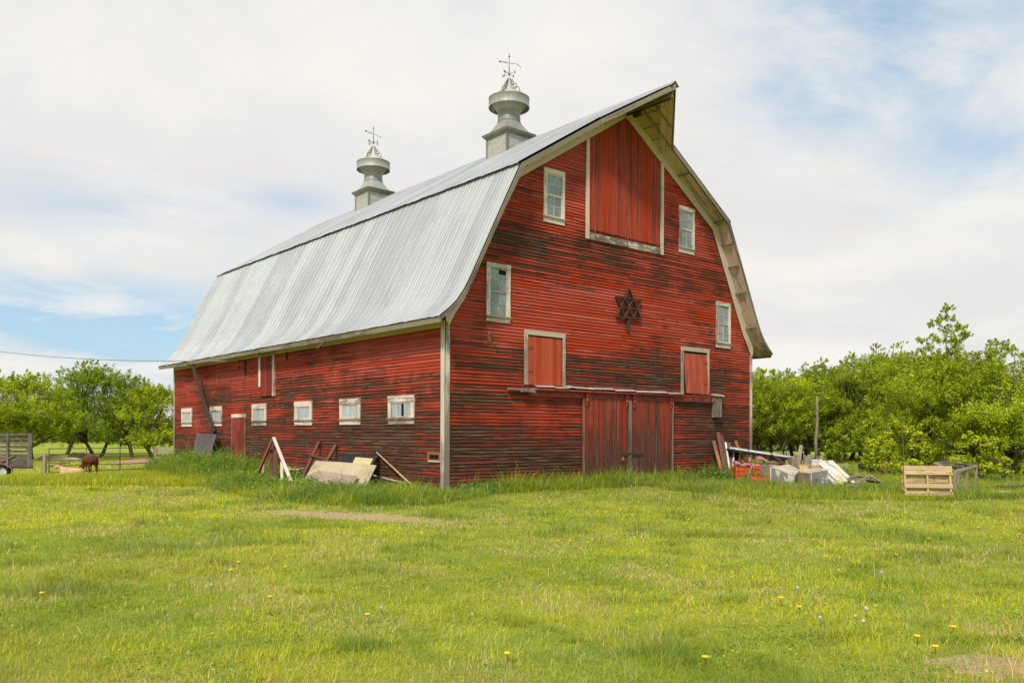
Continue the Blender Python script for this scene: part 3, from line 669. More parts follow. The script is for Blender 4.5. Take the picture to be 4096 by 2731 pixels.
# sliding doors
for x0, x1, lb in ((4.83, 6.80, 'left sliding door leaf with a brass padlock'), (6.87, 8.90, 'right sliding door leaf, heavily weathered')):
    m_ = MB(); vboards(m_, x0, x1, -.05, 2.52, .05, .08, .17, jz=.03)
    m_.box((x0, -.048, -.02), (x1, -.032, 2.50), (0, 0, 1), .3)
    dl = m_.build('sliding_door', M['red_worn'], barn); tag(dl, lb)
    m_ = MB(); m_.beam((x1 if x0 < 5 else x0, -.1, -.05), (x1 if x0 < 5 else x0, -.1, 2.5), .055, .03, (1, 0, 0), None, .006); m_.beam((x0+.02 if x0 < 5 else x1-.02, -.095, -.05), (x0+.02 if x0 < 5 else x1-.02, -.095, 2.5), .05, .03, (1, 0, 0), None, .006)
    m_.build_each('edge_strip', M['door_edge'], dl)
    m_ = MB()
    for xh in (x0+.12, x1-.15):
        m_ = MB(); m_.box((xh-.03, -.13, 2.30), (xh+.03, -.115, 2.6)); m_.lathe((xh, -.15, 2.60), [(0, .0), (.055, .0), (.055, .03), (0, .03)], 14, axis=(0, 1, 0)); m_.box((xh-.05, -.15, 2.42), (xh+.05, -.13, 2.52)); m_.build('hanger', M['red_iron'], dl)
    m_ = MB(); xh = 6.45 if x0 < 5 else 7.0; m_.tube([(xh, -.12, .88), (xh+.42, -.12, .90)], .014, 6); m_.box((xh-.02, -.125, .84), (xh+.06, -.095, .93)); m_.build('hasp', M['iron'], dl)
    if x0 < 5:
        m_ = MB(); m_.box((6.45, -.15, .70), (6.51, -.12, .765)); m_.tube([(6.463, -.135, .765), (6.463, -.135, .80), (6.48, -.135, .815), (6.497, -.135, .80), (6.497, -.135, .765)], .005, 6); m_.build('padlock', M['brass'], dl)
m_ = MB(); m_.beam((2.75, -.05, 2.60), (10.9, -.05, 2.63), .03, .19, (0, 1, 0)); tb_ = m_.build('track_board', M['rail_red'], barn)
m_ = MB(); m_.tube([(2.8, -.17, 2.70), (6, -.17, 2.70), (10.9, -.17, 2.715)], .032, 8)
for i in range(17): m_.box((3.0+i*.49, -.17, 2.66), (3.03+i*.49, -.06, 2.75))
m_.build('rail', M['red_iron'], tb_)
m_ = MB(); m_.beam((2.0, -.10, 2.685), (2.5, -.10, 2.675), .10, .05, None, None, .005); m_.beam((2.40, -.14, 2.66), (2.86, -.14, 2.655), .14, .10, None, None, .006); tag(m_.build('track_end_block', M['grey_wood'], barn), 'grey wooden block at the left end of the door track')
m_ = MB(); x = 2.95
for L0, up, mt in ((.65, .03, 0), (.5, .015, 0), (.2, .05, 0), (.75, .035, 1), (.9, .045, 1), (.9, .03, 1), (.7, .02, 0), (.8, .03, 0), (.7, .02, 0)):
    a = random.uniform(-.012, .012); m_.hexa([(x, -.22, 2.735+up+a), (x+L0+.06, -.22, 2.735+up-a), (x+L0+.06, -.02, 2.79+up-a), (x, -.02, 2.79+up+a), (x, -.22, 2.747+up+a), (x+L0+.06, -.22, 2.747+up-a), (x+L0+.06, -.02, 2.80+up-a), (x, -.02, 2.80+up+a)]); x += L0+.02
m_.build('track_flashing', M['flashing'], barn)
bb = MB(); bb.box((11.02, -.18, 2.05), (11.38, -.026, 2.74), (0, 0, 1)); bb = bb.build('wall_box', M['grey_wood'], barn)
m_ = MB(); m_.hexa([(10.97, -.22, 2.75), (11.46, -.22, 2.75), (11.46, -.02, 2.80), (10.97, -.02, 2.80), (10.97, -.22, 2.79), (11.46, -.22, 2.79), (11.46, -.02, 2.84), (10.97, -.02, 2.84)]); m_.build('lid', M['window_trim'], bb)
# hay hook plate on gable
m_ = MB(); m_.box((1.35, -.045, 3.90), (1.46, -.025, 4.18)); hp = m_.build('wall_hook', M['rust_wood'], barn); m_ = MB(); m_.tube([(1.40, -.05, 4.08), (1.42, -.12, 4.02), (1.46, -.15, 3.97), (1.45, -.09, 3.93)], .014, 6); m_.build('hook', M['iron'], hp)
# side doors
m_ = MB(); vboards(m_, 9.95, 10.92, 2.76, 4.12, .052, .066, .15, fsd); ud = m_.build('loft_hatch', M['dark_red'], barn); tag(ud, 'narrow dark red upper door under the eave')
m_ = MB(); m_.beam((-.075, 9.80, 4.20), (-.075, 11.07, 4.20), .045, .16, (1, 0, 0)); m_.beam((-.055, 9.87, 2.74), (-.055, 9.87, 4.12), .06, .15, (1, 0, 0)); m_.beam((-.055, 10.99, 3.1), (-.055, 10.99, 4.12), .06, .15, (1, 0, 0)); m_.build_each('frame', M['window_trim'], ud)
m_ = MB(); m_.box((-.08, 9.9, 3.1), (-.06, 10.1, 3.14)); m_.box((-.08, 9.9, 3.85), (-.06, 10.1, 3.89)); m_.build_each('hinge', M['red_iron'], ud)
m_ = MB(); vboards(m_, 12.36, 13.42, -.1, 2.03, .035, .05, .18, fsd); md = m_.build('side_door', M['dark_red'], barn)
m_ = MB(); m_.beam((-.045, 12.24, 2.11), (-.045, 13.54, 2.11), .045, .13, (1, 0, 0)); m_.build('lintel', M['window_trim'], md)
m_ = MB(); m_.beam((-.045, 12.30, -.1), (-.045, 12.30, 2.04), .045, .10, (1, 0, 0)); m_.beam((-.045, 13.48, -.1), (-.045, 13.48, 2.04), .045, .10, (1, 0, 0)); m_.build_each('frame', M['rust_wood'], md)
m_ = MB(); m_.tube([(-.07, 13.3, .85), (-.11, 13.3, .9), (-.11, 13.3, 1.02), (-.07, 13.3, 1.07)], .012, 6); m_.build('handle', M['iron'], md)
m_ = MB(); m_.box((-.05, .13, .78), (-.024, .70, 1.01)); vt = m_.build('wall_vent', M['rust_wood'], barn); m_ = MB(); m_.box((-.055, .2, .84), (-.052, .6, .95)); m_.build('painted_vent_opening', M['painted_dark'], vt); m_ = MB(); m_.box((-.06, .13, .765), (-.03, .66, .79)); m_.build('ledge', M['window_trim'], vt)  # the vent's dark is a black plate painted as shade
m_ = MB(); m_.beam((-.04, 12.32, 3.55), (-.04, 12.32, 4.14), .05, .05); brk = m_.build('insulator_bracket', M['iron'], barn)
for zz_ in (4.08, 3.85): m_ = MB(); m_.tube([(-.05, 12.32, zz_), (-.22, 12.42, zz_+.01)], .012, 6); m_.lathe((-.22, 12.42, zz_-.03), [(0, 0), (.03, .0), (.025, .04), (.035, .05), (0, .08)], 10); m_.build('insulator', M['iron'], brk)
m_ = MB(); m_.beam((-.05, 8.92, 3.90), (-.05, 8.92, 4.16), .05, .09); m_.build('pulley_block', M['iron'], barn)
m_ = MB(); m_.beam((-.46, 5.1, 4.33), (-.55, 5.75, 4.02), .05, .04); tag(m_.build('loose_slat', M['barge'], barn), 'slat dangling from the side eave')

# cupolas ----------------------------------------------------------
def text_mesh(ch, size):
    cu = bpy.data.curves.new('letter', 'FONT'); cu.body = ch; cu.size = size; cu.extrude = .006; cu.offset = .003; cu.align_x = 'CENTER'; cu.align_y = 'CENTER'
    ob = bpy.data.objects.new('letter', cu); COL.objects.link(ob); dg = bpy.context.evaluated_depsgraph_get(); me = bpy.data.meshes.new_from_object(ob.evaluated_get(dg)); bpy.data.objects.remove(ob); return me
letters = {c: text_mesh(c, .14) for c in 'NSEW'}
def cupola(yc, bent, lab):
    X0 = Wd/2; hb = .545
    m_ = MB()
    for sx_, sy_ in ((-1, 0), (1, 0), (0, -1), (0, 1)):   # tin shingles in courses
        for r_ in range(13):
            z0 = 10.92+r_*.075; n_ = 10; st = 2*hb/n_
            for i in range(n_):
                u0 = -hb + i*st + (st/2 if r_ % 2 else 0); u1 = min(u0+st, hb); d = random.uniform(0, .003)
                if u1-u0 < .01: continue
                def q(u, o, z): return (X0+sx_*(hb+o), yc+u, z) if sx_ else (X0+u, yc+sy_*(hb+o), z)
                um = (u0+u1)/2; m_.add([q(u0, .012+d, z0+.018), q(um, .014+d, z0), q(u1, .012+d, z0+.018), q(u1, .003, z0+.08), q(u0, .003, z0+.08)], [(0, 1, 2, 3, 4)], (0, 0, 1))
    m_.box((X0-hb, yc-hb, 10.85), (X0+hb, yc+hb, 11.9)); cp = m_.build('cupola', M['cupola_light'], up_roof_parent); tag(cp, lab)
    m_ = MB()
    for a in (-1, 1):
        for b in (-1, 1): m_.box((X0+a*hb-.035, yc+b*hb-.035, 10.85), (X0+a*hb+.035, yc+b*hb+.035, 11.86))
    m_.build_each('corner_strip', M['cupola_dark'], cp)
    m_ = MB(); pr = [(.57, 11.82), (.60, 11.86), (.665, 11.91), (.675, 11.95), (.69, 11.965), (.69, 11.985)]
    for (r0, z0), (r1, z1) in zip(pr[:-1], pr[1:]):
        c0 = [(X0-r0, yc-r0, z0), (X0+r0, yc-r0, z0), (X0+r0, yc+r0, z0), (X0-r0, yc+r0, z0)]; c1 = [(X0-r1, yc-r1, z1), (X0+r1, yc-r1, z1), (X0+r1, yc+r1, z1), (X0-r1, yc+r1, z1)]
        m_.add(c0+c1, [(0, 1, 5, 4), (1, 2, 6, 5), (2, 3, 7, 6), (3, 0, 4, 7)])
    m_.add([(X0-.69, yc-.69, 11.985), (X0+.69, yc-.69, 11.985), (X0+.69, yc+.69, 11.985), (X0-.69, yc+.69, 11.985)], [(0, 1, 2, 3)]); m_.add([(X0-.57, yc-.57, 11.82), (X0+.57, yc-.57, 11.82), (X0+.57, yc+.57, 11.82), (X0-.57, yc+.57, 11.82)], [(3, 2, 1, 0)])
    m_.build('cornice', M['cupola_dark'], cp)
    # square-to-round transition
    m_ = MB(); n_ = 32; rows = 7; vs = []
    for j in range(rows+1):
        t_ = j/rows; z = 11.985+(12.42-11.985)*t_
        for i in range(n_):
            an = 2*math.pi*(i+.5)/n_; sq = .62/max(abs(math.cos(an)), abs(math.sin(an))); rr = sq*(1-t_)+.40*t_ - .05*math.sin(math.pi*t_)*.6
            vs.append((X0+rr*math.cos(an), yc+rr*math.sin(an), z))
    m_.add(vs, [(j*n_+i, j*n_+(i+1) % n_, (j+1)*n_+(i+1) % n_, (j+1)*n_+i) for j in range(rows) for i in range(n_)], (0, 0, 1), None, True); m_.build('hood_base', M['cupola'], cp)
    m_ = MB(); m_.lathe((X0, yc, 0), [(.405, 12.42), (.415, 12.425), (.415, 12.445), (.40, 12.45), (.40, 12.80), (.41, 12.805), (.41, 12.82)], 40); m_.build('neck', M['cupola'], cp)
    m_ = MB(); m_.lathe((X0, yc, 0), [(.40, 12.80), (.44, 12.85), (.52, 12.95), (.60, 13.02), (.66, 13.05), (.66, 13.06), (.5, 13.06)], 40); m_.build('collar', M['cupola'], cp)
    m_ = MB(); m_.lathe((X0, yc, 0), [(.70, 12.935), (.722, 12.93), (.726, 12.945), (.715, 12.96), (.715, 13.25), (.726, 13.26), (.722, 13.275), (.70, 13.27), (.70, 12.935)], 48)
    for i in range(4): an = math.pi/4+i*math.pi/2; m_.tube([(X0+.42*math.cos(an), yc+.42*math.sin(an), 12.97), (X0+.71*math.cos(an), yc+.71*math.sin(an), 13.0)], .008, 5)
    m_.build('wind_band', M['cupola_band'], cp)
    m_ = MB(); m_.lathe((X0, yc, 0), [(.66, 13.22), (.6, 13.27), (.45, 13.38), (.30, 13.48), (.17, 13.56), (.15, 13.60), (.08, 13.82), (.03, 14.02), (.0, 14.12)], 32)
    m_.build('dome', M['cupola_light'], cp)
    m_ = MB()
    for i in range(4):
        an = math.pi/4*0+i*math.pi/2+.35; ux, uy = math.cos(an), math.sin(an)
        for rc, zc_, rr in ((.43, 13.40, .055), (.34, 13.55, .085), (.24, 13.70, .065), (.15, 13.82, .045), (.10, 13.92, .03), (.5, 13.33, .035)):
            m_.tube([(X0+ux*(rc+rr*math.cos(t*math.pi/6)), yc+uy*(rc+rr*math.cos(t*math.pi/6)), zc_+rr*math.sin(t*math.pi/6)) for t in range(13)], .017, 5, cap=False)
        m_.tube([(X0+ux*.5, yc+uy*.5, 13.30), (X0+ux*.27, yc+uy*.27, 13.52), (X0+ux*.12, yc+uy*.12, 13.78), (X0+ux*.04, yc+uy*.04, 14.0)], .014, 5)
    m_.build('scrollwork', M['cupola'], cp)
    m_ = MB(); zt_ = 14.88; m_.tube([(X0, yc, 14.0), (X0, yc, zt_)], [.018, .011], 6)
    m_.lathe((X0, yc, zt_-.14), [(0, 0), (.03, .02), (.035, .04), (.0, .07)], 10); m_.lathe((X0, yc, 14.10), [(0, 0), (.035, .02), (.035, .05), (0, .08)], 10); m_.lathe((X0, yc, 14.34), [(0, 0), (.025, .015), (0, .03)], 8)
    cr, sr = math.cos(YAW), math.sin(YAW); va = .0 if bent else .3
    dx, dy = math.cos(-YAW+va), math.sin(-YAW+va)
    if bent: pth = [(-.30, .03), (0, -.02), (.25, -.05), (.33, -.09), (.42, -.20)]; zc_ = 14.56
    else: pth = [(-.30, .07), (0, -.02), (.2, -.08), (.36, -.15)]; zc_ = 14.55
    m_.tube([(X0+dx*a, yc+dy*a, zc_+b) for a, b in pth], .009, 6)
    a, b = pth[0]; m_.prism([(X0+dx*(a-.09), yc+dy*(a-.09), zc_+b+.012), (X0+dx*a, yc+dy*a, zc_+b+.045), (X0+dx*(a+.03), yc+dy*(a+.03), zc_+b), (X0+dx*a, yc+dy*a, zc_+b-.045)], (-dy*.008, dx*.008, 0))
    for s_ in (-1, 1): m_.tube([(X0+dx*-.22, yc+dy*-.22, zc_+.02), (X0+dx*-.15, yc+dy*-.15, zc_+.01+s_*.035), (X0+dx*-.06, yc+dy*-.06, zc_)], .006, 5)
    wv = m_.build('weathervane', M['vane'], cp)
    wt = MB()
    for i, ch in enumerate('ENWS'):
        an = i*math.pi/2+.22; ux, uy = math.cos(an), math.sin(an)
        wt.tube([(X0, yc, 14.15), (X0+ux*.10, yc+uy*.10, 14.17), (X0+ux*.14, yc+uy*.14, 14.15), (X0+ux*.2, yc+uy*.2, 14.15)], .008, 5)
        me = letters[ch]; rot = Matrix.Translation((X0+ux*.25, yc+uy*.25, 14.15)) @ Matrix.Rotation(an, 4, 'Z') @ Matrix.Rotation(R(90), 4, 'X')
        wt.add([rot @ v.co for v in me.vertices], [tuple(p.vertices) for p in me.polygons])
    wt.build('compass_letters', M['vane'], cp)
up_roof_parent = up_roof
cupola(5.446, True, 'nearer cupola, its weathervane arrow bent'); cupola(14.63, False, 'farther cupola with a straight weathervane')

# hex sign star on the gable
m_ = MB()
def st(a, b, dd): m_.beam((a[0], -.025-dd/2, a[1]), (b[0], -.025-dd/2, b[1]), .034, dd*.6, (b[1]-a[1], 0, a[0]-b[0]))
BL = [(6.22, 4.98), (6.587, 4.99), (6.953, 5.005), (7.32, 5.02)]; TL = [(6.207, 5.574), (6.58, 5.583), (6.955, 5.593), (7.333, 5.602)]; TP = (6.773, 5.90)
for a, b, d in ((BL[0], TP, .13), (BL[3], TP, .128), (BL[1], TL[2], .126), (BL[2], TL[3], .124), (BL[2], TL[1], .122), (BL[1], TL[0], .12), (TL[0], TL[3], .118), (BL[0], BL[3], .116), ((6.40, 5.275), (7.14, 5.30), .114)): st(a, b, d)
m_.beam((6.775, -.06, 4.99), (6.775, -.06, 4.60), .09, .06, (1, 0, 0)); tag(m_.build('star_ornament', wood('star_wood', (.10, .060, .04), (.045, .028, .018), (.3, .2, .14), fu=2, fv=16), None), 'brown wooden six pointed star on a short stem hung on the gable', 'ornament')

# ------------------------------------------------------------------ overhead cable, leaning pole on the side wall
m_ = MB(); a = Vector((-.22, 12.42, 4.08)); b = P(-300, 1360, 42)
m_.tube([a.lerp(b, t/16) + Vector((0, 0, -.35*math.sin(math.pi*t/16))) for t in range(17)], .014, 6)
tag(m_.build('overhead_cable', M['wire'], None), 'thin grey cable running from the left edge to the barn side wall', 'cable')
m_ = MB(); pts = [(16.541, 4.30, .46), (16.35, 3.75, .40), (15.9, 2.9, .30), (15.45, 2.05, .18), (15.12, 1.50, .10)]
for (y0, z0, o0), (y1, z1, o1) in zip(pts[:-1], pts[1:]): m_.beam((-o0, y0, z0), (-o1, y1, z1), .19, .06, (0, 1, 0), .4)
tag(m_.build('leaning_plank', M['old_plank'], None), 'bent dark plank hanging from the eave across the second stable window', 'plank')

# ------------------------------------------------------------------ junk along the side wall
def board(p, q, w, t=.03, mat='grey_wood', label='', cat='board', name='board', group=None, side=None, jit=.006):
    m_ = MB(); m_.beam(p, q, w, t, side, None, jit); return tag(m_.build(name, M[mat]), label, cat, group)
def quadsheet(pts, t, mat, name, label, cat, group=None, sub=8, warp=.02, parent=None):
    a, b, c, d = [Vector(p) for p in pts]; n_ = (b-a).cross(d-a).normalized(); vs = []; o = random.random()*30
    for j in range(sub+1):
        for i in range(sub+1):
            u, v = i/sub, j/sub; p = a*(1-u)*(1-v)+b*u*(1-v)+c*u*v+d*(1-u)*v
            vs.append(p + n_*(float(vn(u*2.5+o, v*2.5, 1.0))-.5)*2*warp)
    k = (sub+1)**2; vs += [v - n_*t for v in vs]; fs = []
    for j in range(sub):
        for i in range(sub):
            q = j*(sub+1)+i; fs.append((q, q+1, q+sub+2, q+sub+1)); fs.append((k+q, k+q+sub+1, k+q+sub+2, k+q+1))
    e = sub+1
    for i in range(sub): fs += [(i, k+i, k+i+1, i+1), (sub*e+i, sub*e+i+1, k+sub*e+i+1, k+sub*e+i), (i*e, (i+1)*e, k+(i+1)*e, k+i*e), (i*e+sub, k+i*e+sub, k+(i+1)*e+sub, (i+1)*e+sub)]
    m_ = MB(); m_.add(vs, fs, (b-a).normalized()); ob = m_.build(name, M[mat], parent)
    return tag(ob, label, cat, group) if parent is None else ob
ply = quadsheet([P(1200, 1945, 23.9), P(1437, 1990, 21.0), P(1507, 1861, 22.1), P(1262, 1840, 24.9)], .02, 'ply', 'plywood_sheet', 'big pale plywood sheet with peeling layers leaning by the side wall', 'plywood', warp=.03)
ply['_org'] = tuple(ply.location)
pts = [P(1203, 1942, 23.75), P(1228, 1900, 24.0), P(1275, 1880, 24.0), P(1340, 1888, 23.15), P(1432, 1903, 21.95), P(1412, 1935, 21.75), P(1380, 1968, 21.3), P(1345, 1990, 21.5)]
m_ = MB(); m_.prism(pts, P(1300, 1900, 22.95)-P(1300, 1900, 23.0), (P(1437, 1980, 21)-P(1200, 1945, 23.9)).normalized()); m_.build('peeling_layer', M['ply_pink'], ply)
m_ = MB(); m_.prism([P(1508, 1862, 22.2), P(1436, 1962, 21.4), P(1440, 1942, 21.5)], P(1450, 1950, 21.9)-P(1450, 1950, 21.4)); m_.build('torn_edge', M['yellow'], ply)
sc_ = MB(); c4 = [P(1362, 1812, 24.85), P(1512, 1823, 23.15), P(1470, 1880, 22.6), P(1325, 1868, 24.2)]
for a, b in zip(c4, c4[1:]+c4[:1]): sc_.beam(a, b, .045, .04)
scr = sc_.build('mesh_screen', M['black']); tag(scr, 'black framed wire mesh screen leaning behind the plywood', 'screen')
q = MB(); q.add(c4, [(0, 1, 2, 3)], (c4[1]-c4[0]).normalized()); q.build('wire_mesh', M['mesh'], scr)
c4 = [P(1422, 1826, 23.85), P(1493, 1832, 23.05), P(1474, 1866, 22.6), P(1405, 1860, 23.3)]
bk = MB(); bk.hexa([p + Vector((0, 0, -.04)) for p in c4] + c4); tag(bk.build('basket', M['basket']), 'pale yellow plastic basket lying on the black mesh screen', 'basket')
ladder = thing('broken_ladder', 'broken dark brown wooden ladder of two rails leaning on the side wall', 'ladder', P(1240, 1930, 25.8))
for a, b in (((1277, 1765, 25.9), (1203, 1925, 24.7)), ((1344, 1778, 25.05), (1296, 1865, 24.6))): m_ = MB(); m_.beam(P(*a), P(*b), .10, .06, None, None, .006); m_.build('rail', M['brown_wood'], ladder)
m_ = MB(); m_.beam(P(1243, 1818, 25.4), P(1312, 1836, 24.75), .09, .05); m_.build('rung', M['brown_wood'], ladder)
af = thing('sawhorse', 'pale wooden A frame stand of poles with dark uprights in the weeds', 'sawhorse', P(1100, 1930, 24.5))
for a, b, w, mt in (((1093, 1752, 24.2), (1026, 1906, 25.0), .075, 'rust_wood'), ((1095, 1750, 24.1), (1192, 1995, 20.9), .085, 'trim'), ((1126, 1848, 24.0), (1128, 1958, 23.2), .07, 'trim'), ((1053, 1845, 25.2), (1052, 1900, 25.0), .06, 'grey_wood')):
    m_ = MB(); m_.beam(P(*a), P(*b), w, .06, None, None, .006); m_.build('leg', M[mt], af)
for a, b, w in (((1087, 1765, 24.6), (1082, 1925, 24.3), .09), ((1103, 1770, 24.5), (1098, 1940, 24.2), .12)): m_ = MB(); m_.beam(P(*a), P(*b), w, .07); m_.build('upright', M['brown_wood'], af)
for a, b, w, lb in (((1015, 1893, 27.5), (1208, 1872, 26.0), .16, 'pale weathered board lying at the wall behind the sawhorse'), ((1140, 1868, 26.9), (1200, 1885, 26.1), .14, 'short pale board crossing the one behind the sawhorse')):
    board(P(*a), P(*b), w, .04, 'white_boards', lb)
board(P(1492, 1898, 22.9), P(1625, 1931, 21.7), .045, .03, 'white_boards', 'thin pale pole lying low beside the plywood sheet', 'pole', 'pole')
board(P(1480, 1925, 22.9), P(1640, 1950, 21.9), .16, .14, 'rust_wood', 'rotten brown timber lying at the foot of the side wall', 'timber', 'timber')
board(P(1777, 2008, 18.4)+Vector((0, 0, .08)), P(1842, 1996, 18.9)+Vector((0, 0, .08)), .05, .03, 'white_boards', 'short pale stick lying in the grass at the barn corner', 'stick', 'stick')
sh = thing('shovel', 'long handled shovel with dark blade leaning on the side wall', 'shovel', P(1690, 1980, 21.2))
m_ = MB(); m_.tube([P(1507, 1808, 23.3), P(1600, 1895, 22.2), P(1682, 1970, 21.25)], .022, 8); m_.build('handle', M['pallet'], sh)
m_ = MB(); a = P(1682, 1970, 21.25); m_.hexa([a+Vector(v) for v in ((-.16, -.1, -.22), (.14, -.12, -.25), (.16, -.08, -.25), (-.14, -.06, -.22), (-.1, .02, 0), (.1, .0, 0), (.1, .03, 0), (-.1, .05, 0))]); m_.build('blade', M['black'], sh)
quadsheet([P(760, 1862, 32.6), P(828, 1872, 31.2), P(866, 1735, 31.9), P(787, 1734, 33.4)], .01, 'purple', 'metal_sheet', 'purple grey metal sheet leaning at the far end of the side wall', 'sheet')

# ------------------------------------------------------------------ junk at the right of the gable
lean = [((2855, 1762, 27.95), (2890, 1905, 26.9), .10, .05, 'rust_wood', 'orange brown plank, leftmost of those leaning on the gable'),
        ((2872, 1728, 28.1), (2902, 1895, 27.1), .12, .05, 'brown_wood', 'tallest dark brown plank leaning on the gable'),
        ((2888, 1740, 28.25), (2914, 1895, 27.2), .06, .05, 'brown_wood', 'thin dark brown plank right of the tallest one'),
        ((2902, 1768, 28.3), (2924, 1912, 26.8), .055, .04, 'white_paint', 'white strip tilted left, leaning before the brown boards'),
        ((2914, 1770, 28.5), (2934, 1900, 27.1), .15, .05, 'brown_wood', 'wide brown board directly behind the tilted white strip'),
        ((2938, 1789, 28.2), (2926, 1915, 26.8), .05, .04, 'white_paint', 'white strip standing nearly upright, tilted right'),
        ((2947, 1802, 28.3), (2936, 1880, 27.5), .11, .04, 'brown_wood', 'short brown board beside the upright white strip'),
        ((2942, 1762, 28.6), (2978, 1865, 27.3), .09, .05, 'rust_wood', 'reddish brown plank, rightmost of those leaning on the gable')]
for a, b, w, t, mt, lb in lean: board(P(*a), P(*b), w, t, mt, lb, 'plank', 'plank', 'planks leaning on the gable')
tbl = thing('lean_to_panel', 'long black panel with a white front edge sloping down beside the barn corner', 'panel', P(3050, 1900, 27.2))
a, b = P(2918, 1789, 27.6), P(3173, 1828, 26.6); bk_ = Vector((.62, .78, 0))
m_ = MB(); m_.hexa([a-Vector((0, 0, .10)), b-Vector((0, 0, .10)), b+bk_*.9-Vector((0, 0, .10)), a+bk_*.9-Vector((0, 0, .10)), a-Vector((0, 0, .025)), b-Vector((0, 0, .025)), b+bk_*.9-Vector((0, 0, .025)), a+bk_*.9-Vector((0, 0, .025))]); m_.build('panel', M['black'], tbl)
m_ = MB(); f_ = bk_*-.03; m_.beam(a+f_, a.lerp(b, .30)+f_, .03, .06); m_.beam(a.lerp(b, .31)+f_, b+f_, .03, .06); m_.build_each('front_edge', M['white_paint'], tbl)
for px, y0, y1, D in ((2997, 1806, 1880, 27.4), (3055, 1812, 1880, 27.2), (3165, 1832, 1890, 26.9), (2950, 1800, 1890, 28.0)): m_ = MB(); m_.beam(P(px+4, y0, D), P(px-4, y1, D), .05, .05); m_.build('post', M['pallet'] if px < 3000 and px > 2960 else M['brown_wood'], tbl)
def foam(x0, y0, x1, y1, D, hgt, dep, lb):
    a, b = P(x0, y0, D), P(x1, y1, D); u = (b-a)/8; vs = []; fs = []
    for i in range(9):
        p = a+u*i + Vector((0, 0, .03*math.sin(i*1.3))); h = hgt*(.8+.3*math.sin(i*.9+1)); vs += [p, p+bk_*dep, p+bk_*dep+Vector((0, 0, h)), p+Vector((0, 0, h))]
    for i in range(8):
        for k in range(4): fs.append((4*i+k, 4*i+(k+1) % 4, 4*i+4+(k+1) % 4, 4*i+4+k))
    fs += [(0, 3, 2, 1), (32, 33, 34, 35)]; m_ = MB(); m_.add(vs, fs, u.normalized()); tag(m_.build('foam_slab', M['pink']), lb, 'foam', 'pink foam slabs')
foam(2942, 1856, 3008, 1864, 26.6, .08, .3, 'pink foam slab lying on the orange crates')
foam(3010, 1860, 3038, 1862, 26.7, .05, .25, 'small pink foam piece right of the slab on the orange crates')
foam(3026, 1838, 3128, 1846, 27.1, .10, .35, 'curved pink foam slab under the long black panel')
foam(3120, 1843, 3141, 1846, 27.0, .08, .25, 'pink foam stub at the right end under the black panel')
for i, (a, b, lb) in enumerate((((3006, 1848, 26.9), (3150, 1858, 26.3), 'upper wavy brown plywood sheet below the pink foam'), ((3010, 1858, 26.5), (3130, 1864, 26.0), 'lower sagging tan plywood sheet above the dusty panel'))):
    p, q_ = P(*a), P(*b); quadsheet([p, q_, q_+bk_*.5, p+bk_*.5], .03, 'brown_wood' if i == 0 else 'ply_pink', 'warped_sheet', lb, 'plywood', warp=.05)
board(P(3085, 1815, 26.9), P(3160, 1868, 25.9), .05, .04, 'brown_wood', 'dark brown stick slanting down from the black panel', 'stick', 'stick')
def crate(px, py, D, w, d, h, rz, tilt, lb, slats=3):
    c = P(px, py, D); rt = Matrix.Translation(c) @ Matrix.Rotation(rz, 4, 'Z') @ Matrix.Rotation(tilt, 4, 'Y')
    t_ = thing('plastic_crate', lb, 'crate', c, 'orange plastic crates'); m_ = MB(); n_ = MB()
    for k in range(slats):
        z0 = h*k/slats; z1 = z0 + h/slats*.72
        for a, b in (((-w/2, -d/2), (w/2, -d/2)), ((w/2, -d/2), (w/2, d/2)), ((w/2, d/2), (-w/2, d/2)), ((-w/2, d/2), (-w/2, -d/2))):
            m_.hexa([rt @ Vector(v) for v in ((a[0], a[1], z0), (b[0], b[1], z0), (b[0]*.95, b[1]*.95, z0), (a[0]*.95, a[1]*.95, z0), (a[0], a[1], z1), (b[0], b[1], z1), (b[0]*.95, b[1]*.95, z1), (a[0]*.95, a[1]*.95, z1))])
    m_.hexa([rt @ Vector(v) for v in ((-w/2, -d/2, -.02), (w/2, -d/2, -.02), (w/2, d/2, -.02), (-w/2, d/2, -.02), (-w/2, -d/2, 0), (w/2, -d/2, 0), (w/2, d/2, 0), (-w/2, d/2, 0))]); m_.build('crate_wall', M['orange'], t_)
    for a, b in ((-1, -1), (1, -1), (1, 1), (-1, 1)): n_.beam(rt @ Vector((a*w/2, b*d/2, 0)), rt @ Vector((a*w/2, b*d/2, h*1.02)), .035, .035)
    n_.build_each('corner_post', M['orange'], t_)
    return t_
crate(2975, 1915, 26.3, .62, .45, .40, -YAW, .03, 'orange plastic crate under the pink foam slab')
crate(3022, 1908, 26.5, .32, .45, .42, -YAW-.2, 0, 'smaller deep orange crate beside the dusty metal panel')
crate(3044, 1936, 24.6, .60, .42, .24, -YAW-.25, .12, 'tilted bright orange crate in front of the dusty panel', 2)
board(P(3009, 1860, 26.0), P(2990, 1915, 25.6), .05, .03, 'grey_plastic', 'grey strip leaning on the orange crates', 'strip', 'strip')
quadsheet([P(3036, 1920, 25.4), P(3086, 1930, 24.9), P(3086, 1862, 25.2), P(3038, 1857, 25.7)], .03, 'dusty_metal', 'rusted_sheet_metal', 'dusty brown metal panel between orange crates and the old freezer', 'panel', warp=.01)
fz = thing('chest_freezer', 'old peeling white chest freezer tilted in the grass', 'freezer', P(3130, 1945, 24))
c_ = [P(3082, 1945, 24.0), P(3180, 1960, 23.2), P(3199, 1945, 24.0), P(3155, 1930, 24.8), P(3082, 1869, 24.0), P(3180, 1905, 23.2), P(3199, 1881, 24.0), P(3155, 1859, 24.8)]
m_ = MB(); m_.hexa(c_); m_.build('body', M['appliance'], fz)
